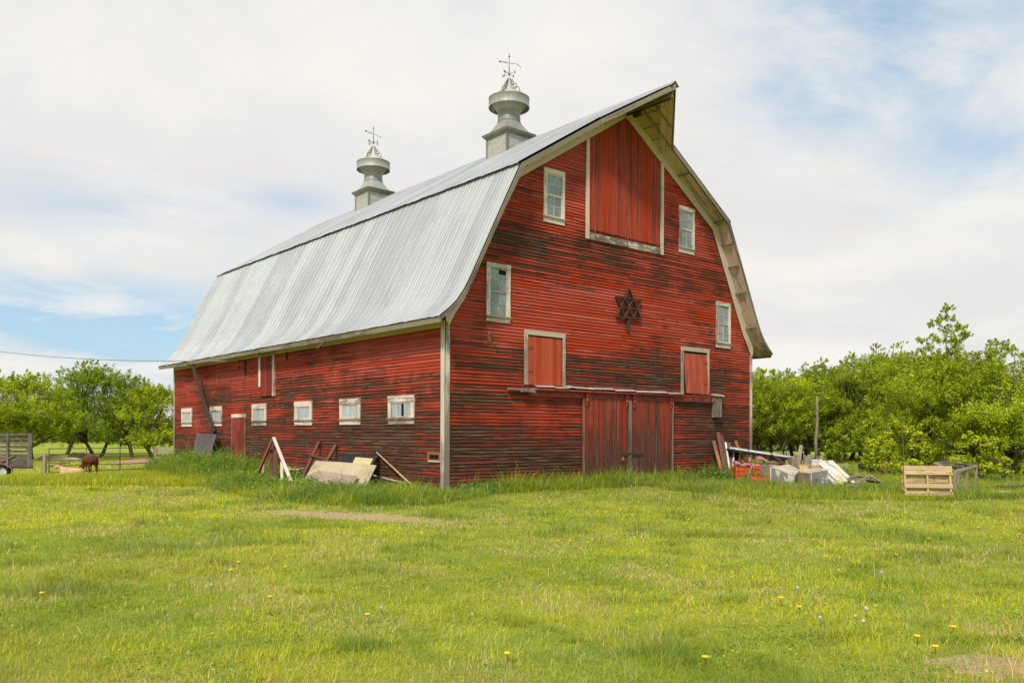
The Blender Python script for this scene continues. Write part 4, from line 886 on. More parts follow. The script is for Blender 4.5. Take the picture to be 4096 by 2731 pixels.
m_ = MB(); m_.hexa([p+Vector((0, 0, .004)) for p in c_[4:]]+[p+Vector((0, 0, .03)) for p in c_[4:]]); m_.build('lid', M['appliance_top'], fz)
m_ = MB(); m_.beam(c_[4]+Vector((-.012, -.012, .0)), c_[0]+Vector((-.012, -.012, 0)), .02, .02); m_.build('edge_strip', M['white_paint'], fz)
st_ = thing('old_stove', 'rusty grey cabinet with a tan top next to the freezer', 'cabinet', P(3245, 1945, 22.8))
c_ = [P(3196, 1958, 22.9), P(3245, 1963, 22.5), P(3312, 1950, 23.0), P(3262, 1940, 23.6), P(3196, 1889, 22.9), P(3245, 1892, 22.5), P(3312, 1880, 23.0), P(3262, 1866, 23.7)]
m_ = MB(); m_.hexa(c_); m_.build('body', M['appliance'], st_); m_ = MB(); m_.hexa([p+Vector((0, 0, .004)) for p in c_[4:]]+[p+Vector((0, 0, .02)) for p in c_[4:]]); m_.build('top', M['appliance_top'], st_)
m_ = MB(); o_ = (c_[0]-c_[3]).normalized()*.005; m_.add([c_[0]+o_, c_[1]+o_, c_[5]+o_, c_[4]+o_], [(0, 1, 2, 3)]); m_.build('front_panel', M['dusty_metal'], st_)
m_ = MB(); m_.beam(c_[5]+o_*2, c_[1]+o_*2, .015, .015); m_.build('edge_strip', M['white_paint'], st_)
cd_ = thing('cardboard_flap', 'tan cardboard flap with a mustard yellow strip standing on the cabinet', 'cardboard', P(3215, 1880, 23.6))
m_ = MB(); m_.hexa([P(3198, 1884, 23.4), P(3234, 1886, 23.2), P(3234, 1886, 23.25), P(3198, 1884, 23.45), P(3198, 1861, 23.5), P(3234, 1862, 23.3), P(3234, 1862, 23.35), P(3198, 1861, 23.55)]); m_.build('flap', M['card'], cd_)
m_ = MB(); m_.beam(P(3198, 1857, 23.6), P(3276, 1864, 23.4), .05, .05); m_.build('strip', M['mustard'], cd_)
cr_ = thing('milk_crate', 'small grey open crate half hidden in grass by the white boards', 'crate', P(3296, 1950, 22.3)); m_ = MB(); c0 = P(3278, 1958, 22.2); ux = (P(3316, 1962, 22.2)-c0); 
for k in range(3): zz_ = Vector((0, 0, .14*k)); m_.beam(c0+zz_, c0+ux+zz_, .02, .035); m_.beam(c0+zz_+bk_*.25, c0+ux+zz_+bk_*.25, .02, .035); m_.beam(c0+zz_, c0+zz_+bk_*.25, .02, .035); m_.beam(c0+ux+zz_, c0+ux+zz_+bk_*.25, .02, .035)
m_.build('frame', M['grey_plastic'], cr_); m_ = MB()
for v in (Vector((0, 0, 0)), ux, ux+bk_*.25, bk_*.25): m_.beam(c0+v-Vector((0, 0, .03)), c0+v+Vector((0, 0, .3)), .04, .03)
m_.build_each('corner_post', M['grey_plastic'], cr_)
co_ = thing('cooler_box', 'pale white cooler box behind the cardboard flap', 'cooler', P(3255, 1865, 24.8)); c_ = [P(3237, 1872, 24.9), P(3247, 1874, 24.5), P(3285, 1870, 24.6), P(3275, 1866, 25.0), P(3237, 1842, 24.9), P(3247, 1844, 24.5), P(3285, 1846, 24.6), P(3270, 1840, 25.0)]
m_ = MB(); m_.hexa(c_); m_.build('body', M['white_paint'], co_); m_ = MB(); m_.hexa([p+Vector((0, 0, .005)) for p in c_[4:]]+[p+Vector((0, 0, .03)) for p in c_[4:]]); m_.build('lid', M['white_boards'], co_)
wb = [((3262, 1837, 25.2), (3352, 1920, 22.6), .10, 'white board at the left of the slanting pile'), ((3277, 1839, 25.3), (3380, 1925, 22.6), .13, 'second white board from the left in the slanting pile'), ((3308, 1843, 25.4), (3372, 1900, 23.9), .09, 'short white board behind the middle of the pile'),
      ((3322, 1842, 25.5), (3424, 1938, 22.6), .11, 'longest white board on the right of the pile'), ((3298, 1842, 25.6), (3404, 1928, 23.0), .15, 'wide grey white board in the middle of the pile'), ((3296, 1888, 23.8), (3352, 1945, 22.2), .10, 'low white board at the front of the pile'), ((3315, 1890, 23.7), (3345, 1925, 22.7), .14, 'short wide white board at the front of the pile')]
for a, b, w, lb in wb: board(P(*a), P(*b), w, .035, 'white_boards', lb, 'board', 'board', 'white boards in the slanting pile', None, .01)
c4 = [P(3338, 1925, 22.6), P(3370, 1938, 22.3), P(3384, 1912, 22.9), P(3352, 1896, 23.2)]; quadsheet(c4, .02, 'yellow', 'yellow_panel', 'pale yellow panel lying on the white board pile', 'panel', warp=.01)
board(P(3205, 1778, 26.2), P(3193, 1870, 26.0), .095, .06, 'grey_wood', 'upright grey post standing in the junk pile', 'post', 'wooden_post')
m_ = MB(); c0 = P(3166, 1862, 26.0); c1 = P(3190, 1864, 25.8); m_.hexa([c0, c1, c1+bk_*.3, c0+bk_*.3]+[v+Vector((0, 0, .28)) for v in (c0, c1, c1+bk_*.3, c0+bk_*.3)]); tag(m_.build('wooden_box', M['ply_pink']), 'tan wooden box standing left of the upright grey post', 'box')
cb_ = thing('small_cabinet', 'grey small cabinet right of the upright grey post', 'cabinet', P(3208, 1862, 26.2)); m_ = MB(); c0 = P(3200, 1865, 26.4); c1 = P(3218, 1866, 26.2); m_.hexa([c0, c1, c1+bk_*.3, c0+bk_*.3]+[v+Vector((0, 0, .24)) for v in (c0, c1, c1+bk_*.3, c0+bk_*.3)]); m_.build('body', M['grey_wood'], cb_); m_ = MB(); m_.lathe(P(3210, 1846, 26.1), [(0, 0), (.015, .0), (.015, .02), (0, .02)], 8, axis=(-.65, -.76, 0)); m_.build('knob', M['white_paint'], cb_)
# pickets behind
pk = [(3110, 1806, 3102, 1832), (3121, 1803, 3114, 1832), (3128, 1805, 3120, 1834), (3142, 1803, 3134, 1835), (3152, 1802, 3145, 1838), (3180, 1808, 3174, 1850), (3218, 1816, 3212, 1858), (3224, 1822, 3220, 1860), (3234, 1816, 3222, 1860), (3243, 1816, 3224, 1865), (3245, 1817, 3240, 1862), (3252, 1817, 3252, 1862), (3278, 1820, 3277, 1860), (3286, 1820, 3286, 1860), (3269, 1824, 3267, 1858)]
wr = ['leftmost', 'second', 'third', 'fourth', 'fifth', 'sixth', 'seventh', 'eighth', 'ninth', 'tenth', 'eleventh', 'twelfth', 'fourteenth', 'rightmost', 'thirteenth']
for i, (a, b, c, d) in enumerate(pk):
    m_ = MB(); D = 31.5 if i < 6 else 30.0; p0 = P(c, d+20, D); p1 = P(a, b, D); m_.beam(p0, p1, .10 if i in (9, 11, 13) else .06, .03, (cam.matrix_world.to_3x3() @ Vector((1, 0, 0))), None, .008)
    tag(m_.build('picket', M['grey_wood']), '%s grey picket %s' % (wr[i], 'seen beyond the black panel' if i < 6 else 'sticking up behind the junk pile') if i not in (13,) else 'rightmost grey picket, standing right of the tall pole', 'picket', 'grey pickets behind the junk')
m_ = MB(); m_.tube([P(3267, 1850, 38), P(3263, 1760, 38), P(3270, 1680, 38), P(3268, 1620, 38), P(3269, 1583, 38)], [.075, .07, .062, .055, .05], 10); tag(m_.build('tall_pole', M['pole']), 'tall bare wooden pole standing before the tree row', 'pole')
m_ = MB(); m_.tube([P(3388, 1890, 33), P(3385, 1850, 33)], [.07, .06], 8); tag(m_.build('stub_post', M['grey_wood']), 'short grey stub post in the grass before the trees', 'post')
m_ = MB(); m_.tube([P(3484, 1885, 32), P(3483, 1834, 32)], [.05, .045], 8); tag(m_.build('stub_post', M['grey_wood']), 'thin grey stake beside the black tub', 'post')
tu = thing('plastic_tub', 'black plastic tub lying on its side before the trees', 'tub', P(3455, 1880, 33)); m_ = MB(); ax_ = (cam.matrix_world.to_3x3() @ Vector((1, 0, 0)))+Vector((0, 0, .28)); m_.lathe(P(3440, 1870, 33), [(0, 0), (.18, .0), (.22, .08), (.24, .4), (.27, .62), (.24, .62), (.21, .4), (0, .1)], 18, axis=ax_.normalized()); m_.build('body', M['black'], tu); m_ = MB(); m_.lathe(P(3440, 1870, 33)+ax_.normalized()*.6, [(.27, 0), (.30, .0), (.30, .05), (.27, .05)], 18, axis=ax_.normalized()); m_.build('rim', M['black'], tu)
board(P(3488, 1868, 31.5), P(3530, 1874, 31), .12, .03, 'white_boards', 'white scrap board lying by the black tub')
db = thing('dead_brush', 'clump of dry brown stalks left of the pallet', 'brush', P(3520, 1890, 31))
for i in range(34):
    m_ = MB(); x = random.uniform(3490, 3570); D = random.uniform(29.5, 32); dx = random.uniform(5, 45); h_ = random.uniform(20, 70); a = P(x, 1900, D); b = P(x+dx, 1900-h_, D); m_.tube([a, a.lerp(b, .5)+Vector((0, 0, .05)), b], [.010, .007, .004], 4); m_.build('stalk', M['rust_wood'], db)
bp = thing('broken_pallet', 'dark grey broken pallet tipped up in the grass', 'pallet', P(3450, 1950, 22.3))
A0, A1, A2 = P(3368, 1962, 21.9), P(3481, 1902, 22.4), P(3527, 1929, 21.9)
m_ = MB(); m_.beam(A0, A1, .05, .095, None, None, .006); m_.beam(A0+bk_*.75, A1+bk_*.75, .05, .09, None, None, .006); m_.build_each('stringer', M['grey_wood'], bp)
m_ = MB(); m_.beam(A1, A2, .04, .05); m_.beam(A1+bk_*.75, A2+bk_*.75, .04, .05); m_.beam(A2, A2+bk_*.75, .05, .06)
m_.build_each('end_rail', M['grey_wood'], bp)
m_ = MB()
for t_ in (.35, .62, .97): c = A0.lerp(A1, t_)-Vector((0, 0, .06)); m_.beam(c, c+bk_*.78, .10, .02)
for t_ in (.3, .9): c = A1.lerp(A2, t_); m_.beam(c, c+bk_*.78, .09, .02)
m_.build_each('slat', M['brown_wood'], bp)
# pallet standing on edge
pa = thing('shipping_pallet', 'pale wooden pallet standing on edge in front of the wooden frame', 'pallet', P(3715, 1990, 19.5))
def PP(u, z, out=0.0):   # u 0..1 along the face, z height along the tilted face, out toward camera
    a = P(3618, 1978, 19.55); b = P(3806, 1984, 19.35); n_ = Vector((-.65, -.76, 0)); r = a.lerp(b, u); r.z = 0; return r + Vector((.012*u, 0, 0)) + n_*(out - z*.10) + Vector((0, 0, z))
for u, h0 in ((.02, -.05), (.50, .05), (.98, -.16)):
    m_ = MB(); m_.beam(PP(u, h0, 0), PP(u, .76, 0), .04, .09, PP(1, 0)-PP(0, 0), None, .004); m_.build('stringer', M['pallet'], pa)
for z0, z1 in ((.665, .765), (.56, .66), (.255, .35), (.07, .175)):
    m_ = MB(); m_.beam(PP(-.01, (z0+z1)/2, .058), PP(1.01, (z0+z1)/2+random.uniform(-.008, .008), .058), .02, z1-z0, Vector((-.65, -.76, .0)), None, .004); m_.build('front_slat', M['pallet'], pa)
for z0, z1 in ((.66, .76), (.475, .55), (.37, .45), (.19, .25)):
    m_ = MB(); m_.beam(PP(-.01, (z0+z1)/2, -.06), PP(1.01, (z0+z1)/2, -.06), .02, z1-z0, Vector((-.65, -.76, .0)), None, .004); m_.build('back_slat', M['pallet'], pa)
# wooden cage frame behind pallet
cg = thing('wooden_pen_frame', 'low grey wooden pen frame behind the standing pallet', 'frame', P(3820, 1930, 22))
C1, C2, C3, C4 = P(3905, 1862, 21.5), P(3822, 1885, 20.6), P(3735, 1853, 23.4), P(3775, 1846, 24.2); C5 = C1.lerp(C2, .46); C6 = C3.lerp(C2, -.02)
m_ = MB()
for a, b in ((C1, C2), (C1, C4), (C3, C5), (C3, C4), (C2, C3)): m_.beam(a, b, .06, .06, None, None, .006)
m_.build_each('top_rail', M['grey_wood'], cg)
for c in (C1, C2, C3, C4, C5, C1.lerp(C4, .5)): m_ = MB(); m_.beam(c-Vector((0, 0, .04)), Vector((c.x, c.y, -.1)), .07, .05); m_.build('post', M['grey_wood'], cg)
board(P(4000, 1945, 22), P(4150, 1938, 22.6), .25, .05, 'brown_wood', 'brown rotten boards lying low at the right edge', 'board')
board(P(3995, 1965, 20.6), P(4072, 1966, 20.6), .06, .03, 'white_boards', 'thin white board lying in the grass at the right edge', 'board')

# ------------------------------------------------------------------ left background: gate, fences, trailer, cattle, soil heaps
gt = thing('farm_gate', 'long green tubular steel farm gate across the pasture opening', 'gate', P(405, 1890, 41))
def GP(px, f, y0a=1793, y0b=1789, y1a=1890, y1b=1873):
    t_ = (px-196)/(615-196); return P(px, (y0a+(y0b-y0a)*t_)*(1-f)+(y1a+(y1b-y1a)*t_)*f, 41)
m_ = MB()
for f in (0, .26, .50, .72, .98): m_.tube([GP(196, f), GP(405, f+.0), GP(615, f)], .020, 6)
m_.build_each('rail', M['steel_gate'], gt)
for px in (196, 345, 480, 615): m_ = MB(); m_.tube([GP(px, -.02), GP(px, 1.0)], .022, 6); m_.build('upright', M['steel_gate'], gt)
fc = thing('rail_fence', 'short grey rail fence between the gate and the barn', 'fence', P(650, 1850, 40.5))
for px, w in ((624, .14), (700, .12)): m_ = MB(); m_.beam(P(px, 1785, 40.8), P(px, 1880, 40.8), w, .14); m_.build('post', M['pole'], fc)
for i, y in enumerate((1788, 1798, 1812, 1828)): m_ = MB(); m_.beam(P(630, y, 40.7), P(700, y+5+i, 40.3), .06, .09); m_.build('rail', M['grey_wood'], fc)
fp = thing('fence_post', 'grey fence post with a slanting rail next to the trailer', 'post', P(180, 1880, 40)); m_ = MB(); m_.beam(P(180, 1818, 40), P(179, 1890, 40), .14, .12, None, None, .01); m_.build('post', M['grey_wood'], fp)
m_ = MB(); m_.tube([P(133, 1838, 40.2), P(155, 1828, 40.1), P(168, 1820, 40.1), P(185, 1818, 40)], .035, 6); m_.build('rail', M['grey_wood'], fp)
m_ = MB(); m_.beam(P(188, 1851, 40.6), P(282, 1850, 41.4), .05, .07); lr = m_.build('low_rail', M['grey_wood']); tag(lr, 'low grey rail on a stake behind the gate', 'rail')
tr = thing('stock_trailer', 'old wooden slatted livestock trailer at the left edge', 'trailer', P(60, 1880, 41))
e0 = P(130, 1735, 41); e0.z = 0; du = (P(0, 1735, 41)-P(130, 1735, 41)); du.z = 0; du.normalize(); dn = Vector((e0.x-CAM.x, e0.y-CAM.y, 0)).normalized()
def TP_(u, n_, z): return e0 + du*u + dn*n_ + Vector((0, 0, z))
m_ = MB()
for n_ in (0, 2.0):
    for z in (1.36, 1.14, .94, .73, .51): m_.beam(TP_(-.02, n_, z), TP_(5.0, n_, z-.02), .03, .105)
for z in (1.36, 1.14, .94, .73, .51): m_.beam(TP_(5.0, 0, z), TP_(5.0, 2.0, z), .03, .1)
m_.build_each('slat', M['trailer_wood'], tr)
m_ = MB()
for n_ in (0, 2.0):
    for u in (.06, 1.22, 2.5, 3.8, 4.95): m_.beam(TP_(u, n_-.04, 1.42), TP_(u, n_-.04, -.30), .10, .06, du)
m_.beam(TP_(.16, -.04, 1.42), TP_(.16, -.04, -.25), .12, .06, du); m_.build_each('stake', M['trailer_wood'], tr)
m_ = MB(); m_.hexa([TP_(0, 0, -.22), TP_(5, 0, -.22), TP_(5, 2, -.22), TP_(0, 2, -.22), TP_(0, 0, .36), TP_(5, 0, .36), TP_(5, 2, .36), TP_(0, 2, .36)]); m_.build('lower_box', M['trailer_wood'], tr)
m_ = MB(); m_.beam(TP_(.86, -.06, .33), TP_(1.8, -.06, -.1), .03, .05); m_.build('brace', M['fender'], tr)
m_ = MB(); m_.beam(TP_(0, -.0, -.27), TP_(5, 0, -.27), .08, .08); m_.beam(TP_(0, 2, -.27), TP_(5, 2, -.27), .08, .08); m_.build_each('chassis', M['iron'], tr)
for u in (1.5, 2.4):
    for n_ in (-.18, 2.0):
        m_ = MB(); wc = TP_(u, n_, -.48); m_.lathe(wc, [(.2, 0), (.34, .0), (.36, .03), (.36, .15), (.34, .18), (.2, .18)], 24, axis=dn); wh = m_.build('wheel', M['rubber'], tr)
        m_ = MB(); m_.lathe(wc, [(0, .05), (.1, .03), (.17, .05), (.205, .0), (.205, .1)], 20, axis=dn); m_.build('rim', M['white_paint'], wh)
m_ = MB(); arc = [TP_(1.95-.98*math.cos(math.pi*i/12), -.10, -.45+.42*math.sin(math.pi*i/12)) for i in range(13)]
for a, b in zip(arc[:-1], arc[1:]): m_.beam(a, b, .26, .05, dn)
m_.build('fender', M['fender'], tr)
# soil heaps
def mound(m_, c, r):
    n_ = 26; vs = []; fs = []; o = random.random()*40; cr, sr = math.cos(-YAW), math.sin(-YAW)
    for j in range(n_+1):
        for i in range(n_+1):
            u = -1+2*i/n_; v = -1+2*j/n_; q = u*u+v*v; h = max(0, 1-q)**1.3*(.6+.8*float(vn(u*2.2+o, v*2.2, 1.0)))*r[2]; x_, y_ = u*r[0]*1.3, v*r[1]*1.3
            X_, Y_ = c.x+x_*cr-y_*sr, c.y+x_*sr+y_*cr; vs.append((X_, Y_, gzf(X_, Y_)-.06+h))
    for j in range(n_):
        for i in range(n_): q = j*(n_+1)+i; fs.append((q, q+1, q+n_+2, q+n_+1))
    m_.add(vs, fs, (0, 0, 1), None, True)
for px, py, D, r, h, lb in ((225, 1800, 70, (2.0, 1.0, .5), 0, 'pale soil heap in the pasture beyond the gate'), (590, 1812, 62, (2.6, 1.2, .55), 0, 'reddish soil heap in front of the trees by the barn'), (310, 1800, 78, (1.0, .7, .5), 0, 'small pale soil heap farther out in the pasture'), (185, 1868, 44, (.7, .5, .3), 0, 'low pale mound behind the grey fence post')):
    m_ = MB(); c = P(px, py, D); c.z = gzf(c.x, c.y); mound(m_, c, r); tag(m_.build('soil_heap', M['soil'] if 'red' in lb else M['lichen']), lb, 'soil heap', 'soil heaps in the pasture')

# cattle -------------------------------------------------------------
def skin(name, pts, edges, mat, parent, root=0, sub=2):
    org = Vector(parent['_org']); me = bpy.data.meshes.new(name); me.from_pydata([tuple(Vector(p[:3])-org) for p in pts], edges, []); me.materials.append(mat)
    ob = bpy.data.objects.new(name, me); COL.objects.link(ob); ob.parent = parent; ob['_org'] = tuple(org)
    sk = ob.modifiers.new('skin', 'SKIN'); sk.use_smooth_shade = True
    for i, p in enumerate(pts): me.skin_vertices[0].data[i].radius = (p[3], p[4] if len(p) > 4 else p[3]); me.skin_vertices[0].data[i].use_root = (i == root)
    sb_ = ob.modifiers.new('sub', 'SUBSURF'); sb_.levels = sb_.render_levels = sub; return ob
def animal(c, hd, scale, mat, label, lying=False, mat2=None):
    """hd: heading angle of the nose; c: ground point"""
    t_ = thing('cow', label, 'cow', c); f = Vector((math.cos(hd), math.sin(hd), 0)); s_ = Vector((-f.y, f.x, 0))
    def A(a, b, z): return tuple(Vector(c) + (f*a + s_*b)*scale + Vector((0, 0, z*scale)))
    if not lying:
        pts = []; E_ = []
        def v(a, b, z, r, r2=None): pts.append((*A(a, b, z), r*scale, (r2 or r)*scale)); return len(pts)-1
        p0 = v(-.62, 0, .98, .27); p1 = v(-.25, 0, .93, .31); p2 = v(.2, 0, .92, .31); p3 = v(.52, 0, .95, .26); tb = v(-.80, 0, 1.02, .16)
        n1 = v(.82, 0, .82, .15); n2 = v(1.0, 0, .52, .11); h1 = v(1.10, 0, .36, .10); h2 = v(1.16, 0, .20, .075); h3 = v(1.17, 0, .12, .055)
        E_ += [(p0, p1), (p1, p2), (p2, p3), (tb, p0), (p3, n1), (n1, n2), (n2, h1), (h1, h2), (h2, h3)]
        for sg in (-1, 1):
            a = v(.50, .15*sg, .70, .12); b = v(.50, .17*sg, .42, .065); d = v(.47, .17*sg, .22, .045); e = v(.50, .17*sg, .03, .055); E_ += [(p3, a), (a, b), (b, d), (d, e)]
            a = v(-.60, .16*sg, .72, .15); b = v(-.52, .18*sg, .50, .09); d = v(-.72, .18*sg, .34, .055); e = v(-.68, .18*sg, .03, .055); E_ += [(p0, a), (a, b), (b, d), (d, e)]
        skin('body', pts, E_, mat, t_, p1)
        m_ = MB()
        for sg in (-1, 1):
            a = Vector(A(1.04, .09*sg, .46)); b = Vector(A(1.0, .27*sg, .44)); m_.add([a, a+Vector((0, 0, .07*scale)), b+Vector((0, 0, .03*scale)), b-Vector((0, 0, .05*scale))], [(0, 1, 2, 3), (3, 2, 1, 0)])
        m_.build_each('ear', mat2 or mat, t_)
        m_ = MB(); m_.tube([A(-.90, 0, 1.05), A(-.98, 0, .85), A(-.97, 0, .5), A(-.95, 0, .3)], [.03*scale, .02*scale, .018*scale, .04*scale], 6); m_.build('tail', mat, t_)
    else:
        pts = []; E_ = []
        def v(a, b, z, r, r2=None): pts.append((*A(a, b, z), r*scale, (r2 or r)*scale)); return len(pts)-1
        p0 = v(-.55, 0, .30, .26); p1 = v(-.2, 0, .33, .30); p2 = v(.22, 0, .34, .30); p3 = v(.52, 0, .38, .24); tb = v(-.75, 0, .26, .14); n1 = v(.72, 0, .55, .15); h1 = v(.88, 0, .74, .12); h2 = v(1.05, .03, .66, .085); h3 = v(1.15, .04, .60, .065)
        E_ += [(p0, p1), (p1, p2), (p2, p3), (tb, p0), (p3, n1), (n1, h1), (h1, h2), (h2, h3)]
        for sg in (-1, 1):
            a = v(.60, .20*sg, .18, .09); b = v(.85, .22*sg, .10, .055); d = v(.66, .26*sg, .06, .05); E_ += [(p3, a), (a, b), (b, d)]
            a = v(-.45, .27*sg, .16, .12); b = v(-.10, .34*sg, .12, .065); d = v(-.4, .38*sg, .06, .05); E_ += [(p0, a), (a, b), (b, d)]
        skin('body', pts, E_, mat, t_, p1)
        m_ = MB()
        for sg in (-1, 1):
            a = Vector(A(.86, .09*sg, .80)); b = Vector(A(.82, .30*sg, .82)); m_.add([a, a+Vector((0, 0, .07*scale)), b+Vector((0, 0, .04*scale)), b-Vector((0, 0, .05*scale))], [(0, 1, 2, 3), (3, 2, 1, 0)])
        m_.build_each('ear', mat2 or mat, t_)
    return t_
vr = math.atan2(-math.sin(YAW), math.cos(YAW))     # heading that points to picture right
c = P(358, 1905, 40); c.z = 1.508 - (1912-1730)/F*40+.12; animal(c, vr+math.pi-.75, .80, M['brown_hide'], 'red brown cow grazing behind the gate', False, M['brown_hide'])
c = P(292, 1912, 38.5); c.z = -.60; animal(c, vr+math.pi+.1, .72, M['cream_hide'], 'cream calf lying in the grass beside the brown cow', True, M['tan_hide'])
c = P(256, 1896, 42.5); c.z = -.90; animal(c, vr+1.6, .62, M['tan_hide'], 'tan calf lying behind the cream one, only head and ears showing', True, M['tan_hide'])

# ------------------------------------------------------------------ vegetation
def np_mesh(name, V, counts, loops, cols, mat, attr='col'):
    me = bpy.data.meshes.new(name); nv = len(V); me.vertices.add(nv); me.vertices.foreach_set('co', np.ascontiguousarray(V, np.float32).ravel())
    me.loops.add(len(loops)); me.loops.foreach_set('vertex_index', loops.astype(np.int32)); me.polygons.add(len(counts))
    st = np.concatenate([[0], np.cumsum(counts)[:-1]]).astype(np.int32); me.polygons.foreach_set('loop_start', st); me.polygons.foreach_set('loop_total', counts.astype(np.int32))
    a = me.attributes.new(attr, 'FLOAT_COLOR', 'POINT'); c4 = np.ones((nv, 4), np.float32); c4[:, :3] = cols; a.data.foreach_set('color', c4.ravel()); me.materials.append(mat); me.update(calc_edges=True); return me
def blades(x, y, z, h, w, az, lean, bend, col):
    n = len(x); dx, dy = np.cos(az), np.sin(az); px, py = -dy, dx
    V = np.zeros((n, 5, 3), np.float32)
    for k, (f, ww) in enumerate(((0, 1.0), (.55, .75), (1, 0))):
        hor = h*(lean*f + bend*f*f); ver = h*f*np.sqrt(np.clip(1-(lean+bend*.5)**2*.8, .15, 1)); cx = x+dx*hor; cy = y+dy*hor; cz = z+ver
        if k < 2:
            V[:, 2*k, 0] = cx-px*w*ww/2; V[:, 2*k, 1] = cy-py*w*ww/2; V[:, 2*k, 2] = cz; V[:, 2*k+1, 0] = cx+px*w*ww/2; V[:, 2*k+1, 1] = cy+py*w*ww/2; V[:, 2*k+1, 2] = cz
        else: V[:, 4, 0] = cx; V[:, 4, 1] = cy; V[:, 4, 2] = cz
    b = (np.arange(n)*5)[:, None]; L_ = (b + np.array([0, 1, 3, 2, 2, 3, 4])).ravel(); cnt = np.tile([4, 3], n); return V.reshape(-1, 3), cnt, L_, np.repeat(col, 5, 0)
def inpoly(x, y, poly):
    c = np.zeros(len(x), bool); n = len(poly)
    for i in range(n):
        x0, y0 = poly[i]; x1, y1 = poly[i-1]
        k = ((y0 > y) != (y1 > y)) & (x < (x1-x0)*(y-y0)/((y1-y0) if y1 != y0 else 1e-9)+x0); c ^= k
    return c
YG = np.array([.58, .57, .032]); MG = np.array([.36, .42, .036]); DG = np.array([.15, .225, .035]); STRAW = np.array([.72, .56, .28]); OL = np.array([.45, .40, .07]); BG = np.array([.33, .41, .12])
def lawncol(x, y, n):
    a = fbm(x, y, 2.6, 1, 4); b = fbm(x, y, .55, 5, 4); c = fbm(x, y, .45, 9, 2); d = fbm(x, y, 2.0, 15)
    col = YG[None]*np.ones((n, 1)); t = smooth(.42, .62, a)[:, None]; col = col*(1-t)+MG*t
    t = (smooth(.55, .72, b)*.7)[:, None]; col = col*(1-t)+DG*1.25*t
    t = (smooth(.56, .72, d)*.55)[:, None]; col = col*(1-t)+OL*t
    t = (smooth(.62, .8, fbm(x, y, 1.7, 31))*.6)[:, None]; col = col*(1-t)+BG*t
    dry = .10 + .55*smooth(.53, .70, fbm(x, y, .9, 21, 4)) + .15*np.exp(-((x+8.3)/.4)**2-((y+13.0)/.2)**2) + .7*np.exp(-((x+6.4)/.4)**2-((y+15.0)/.3)**2) + .15*np.exp(-((x+7.3)/.6)**2-((y+11.4)/.4)**2) + .12*smooth(.5, .7, c)
    qa = ((x+4.65)*.41-(y+3.6)*.91)/2.1; qb = ((x+4.65)*.91+(y+3.6)*.41)/.75; ell = np.exp(-qa**2*1.2-qb**2)
    dry = dry + 1.3*np.clip(ell, 0, 1)
    m = rng.random(n) < dry;  j = rng.uniform(.6, 1.1, (n, 1)); col[m] = (STRAW*j)[m]
    col *= np.exp(rng.normal(0, .14, (n, 1))); col *= (.82+.36*fbm(x, y, 1.8, 101, 4))[:, None]; col[:, 0] *= np.exp(rng.normal(0, .10, n)); return np.clip(col, .01, .9)
TALL = [(.3, 21), (-1.0, 19), (-2.2, 14.5), (-3.4, 8), (-4.1, 3.5), (-4.3, .6), (-3.7, -1.7), (-2.6, -2.6), (-1.2, -2.2), (.3, -1.35), (3.8, -1.5), (6.2, -1.4), (5.2, -3.0), (4.6, -5.2), (5.2, -7.2), (7.2, -8.6), (8.6, -9.6), (14, -12), (24, -8), (24, 3), (13.5, 8), (13.3, 0), (0, 0), (0, 21)]
def tall_h(x, y):
    side = (x < .3)*(y > -.5); far = smooth(5, 12, y)*side
    h = .24 - .04*side + .50*far
    front = (x >= 0.3)*(y > -2.6)*(x < 9.0); h = np.where(front, (.34+.26*fbm(x, y, .9, 3))*np.clip(1.15+y*.35, .4, 1), h); mid_ = (x >= .3)*(y <= -2.6)*(x < 9.0); h = np.where(mid_, .17+.10*smooth(4, 9, x), h)
    right = (x >= 9.0); h = np.where(right, .19, h)
    h = np.where((x > 10.2)*(x < 13.2)*(y > -1.8), .62, h)
    h = np.where((x < -1.0)*(y < .5)*(y > -4), .36, h); h = np.where((x < -2.5)*(y >= .5)*(y < 9), .32, h)
    return h*(.45+1.1*fbm(x, y, .7, 7))
def cam_sample(n, d0, d1, p):
    u = rng.random(n); d = (d0**p + u*(d1**p-d0**p))**(1/p); lat = rng.uniform(-.80, .80, n)*d
    x = CAM.x + lat*math.cos(YAW) + d*math.sin(YAW); y = CAM.y - lat*math.sin(YAW) + d*math.cos(YAW); return x, y, d
def outside_barn(x, y): return ~((x > -.02)*(x < Wd+.02)*(y > -.02)*(y < Ln))
# lawn
x, y, d = cam_sample(560000, 4.3, 80, .42); k = outside_barn(x, y); x, y, d = x[k], y[k], d[k]; n = len(x)
tuft = smooth(.60, .74, fbm(x, y, .7, 13, 4)); patch = smooth(.58, .8, fbm(x, y, .3, 41, 3))
dry_e = np.exp(-(((x+4.65)*.41-(y+3.6)*.91)/2.1)**2*1.2-(((x+4.65)*.91+(y+3.6)*.41)/.75)**2)
h = rng.uniform(.025, .065, n)*(1+1.6*tuft+.9*patch)*(1-.6*np.clip(dry_e, 0, 1)); long_ = rng.random(n) < .02; h[long_] *= 2.0
keep = rng.random(n) > .55*np.clip(dry_e, 0, 1); x, y, d, h, tuft, patch = [q[keep] for q in (x, y, d, h, tuft, patch)]; n = len(x)
h *= 1+smooth(25, 60, d)*1.0; w = np.maximum(.0032, .00085*d)*rng.uniform(.7, 1.4, n)
col = lawncol(x, y, n); t = (tuft*.6)[:, None]; col = col*(1-t)+DG*1.25*t
A1_ = blades(x, y, gz(x, y)-.005, h, w, rng.uniform(0, 2*np.pi, n), rng.uniform(.1, .95, n), rng.uniform(-.3, .9, n), col)
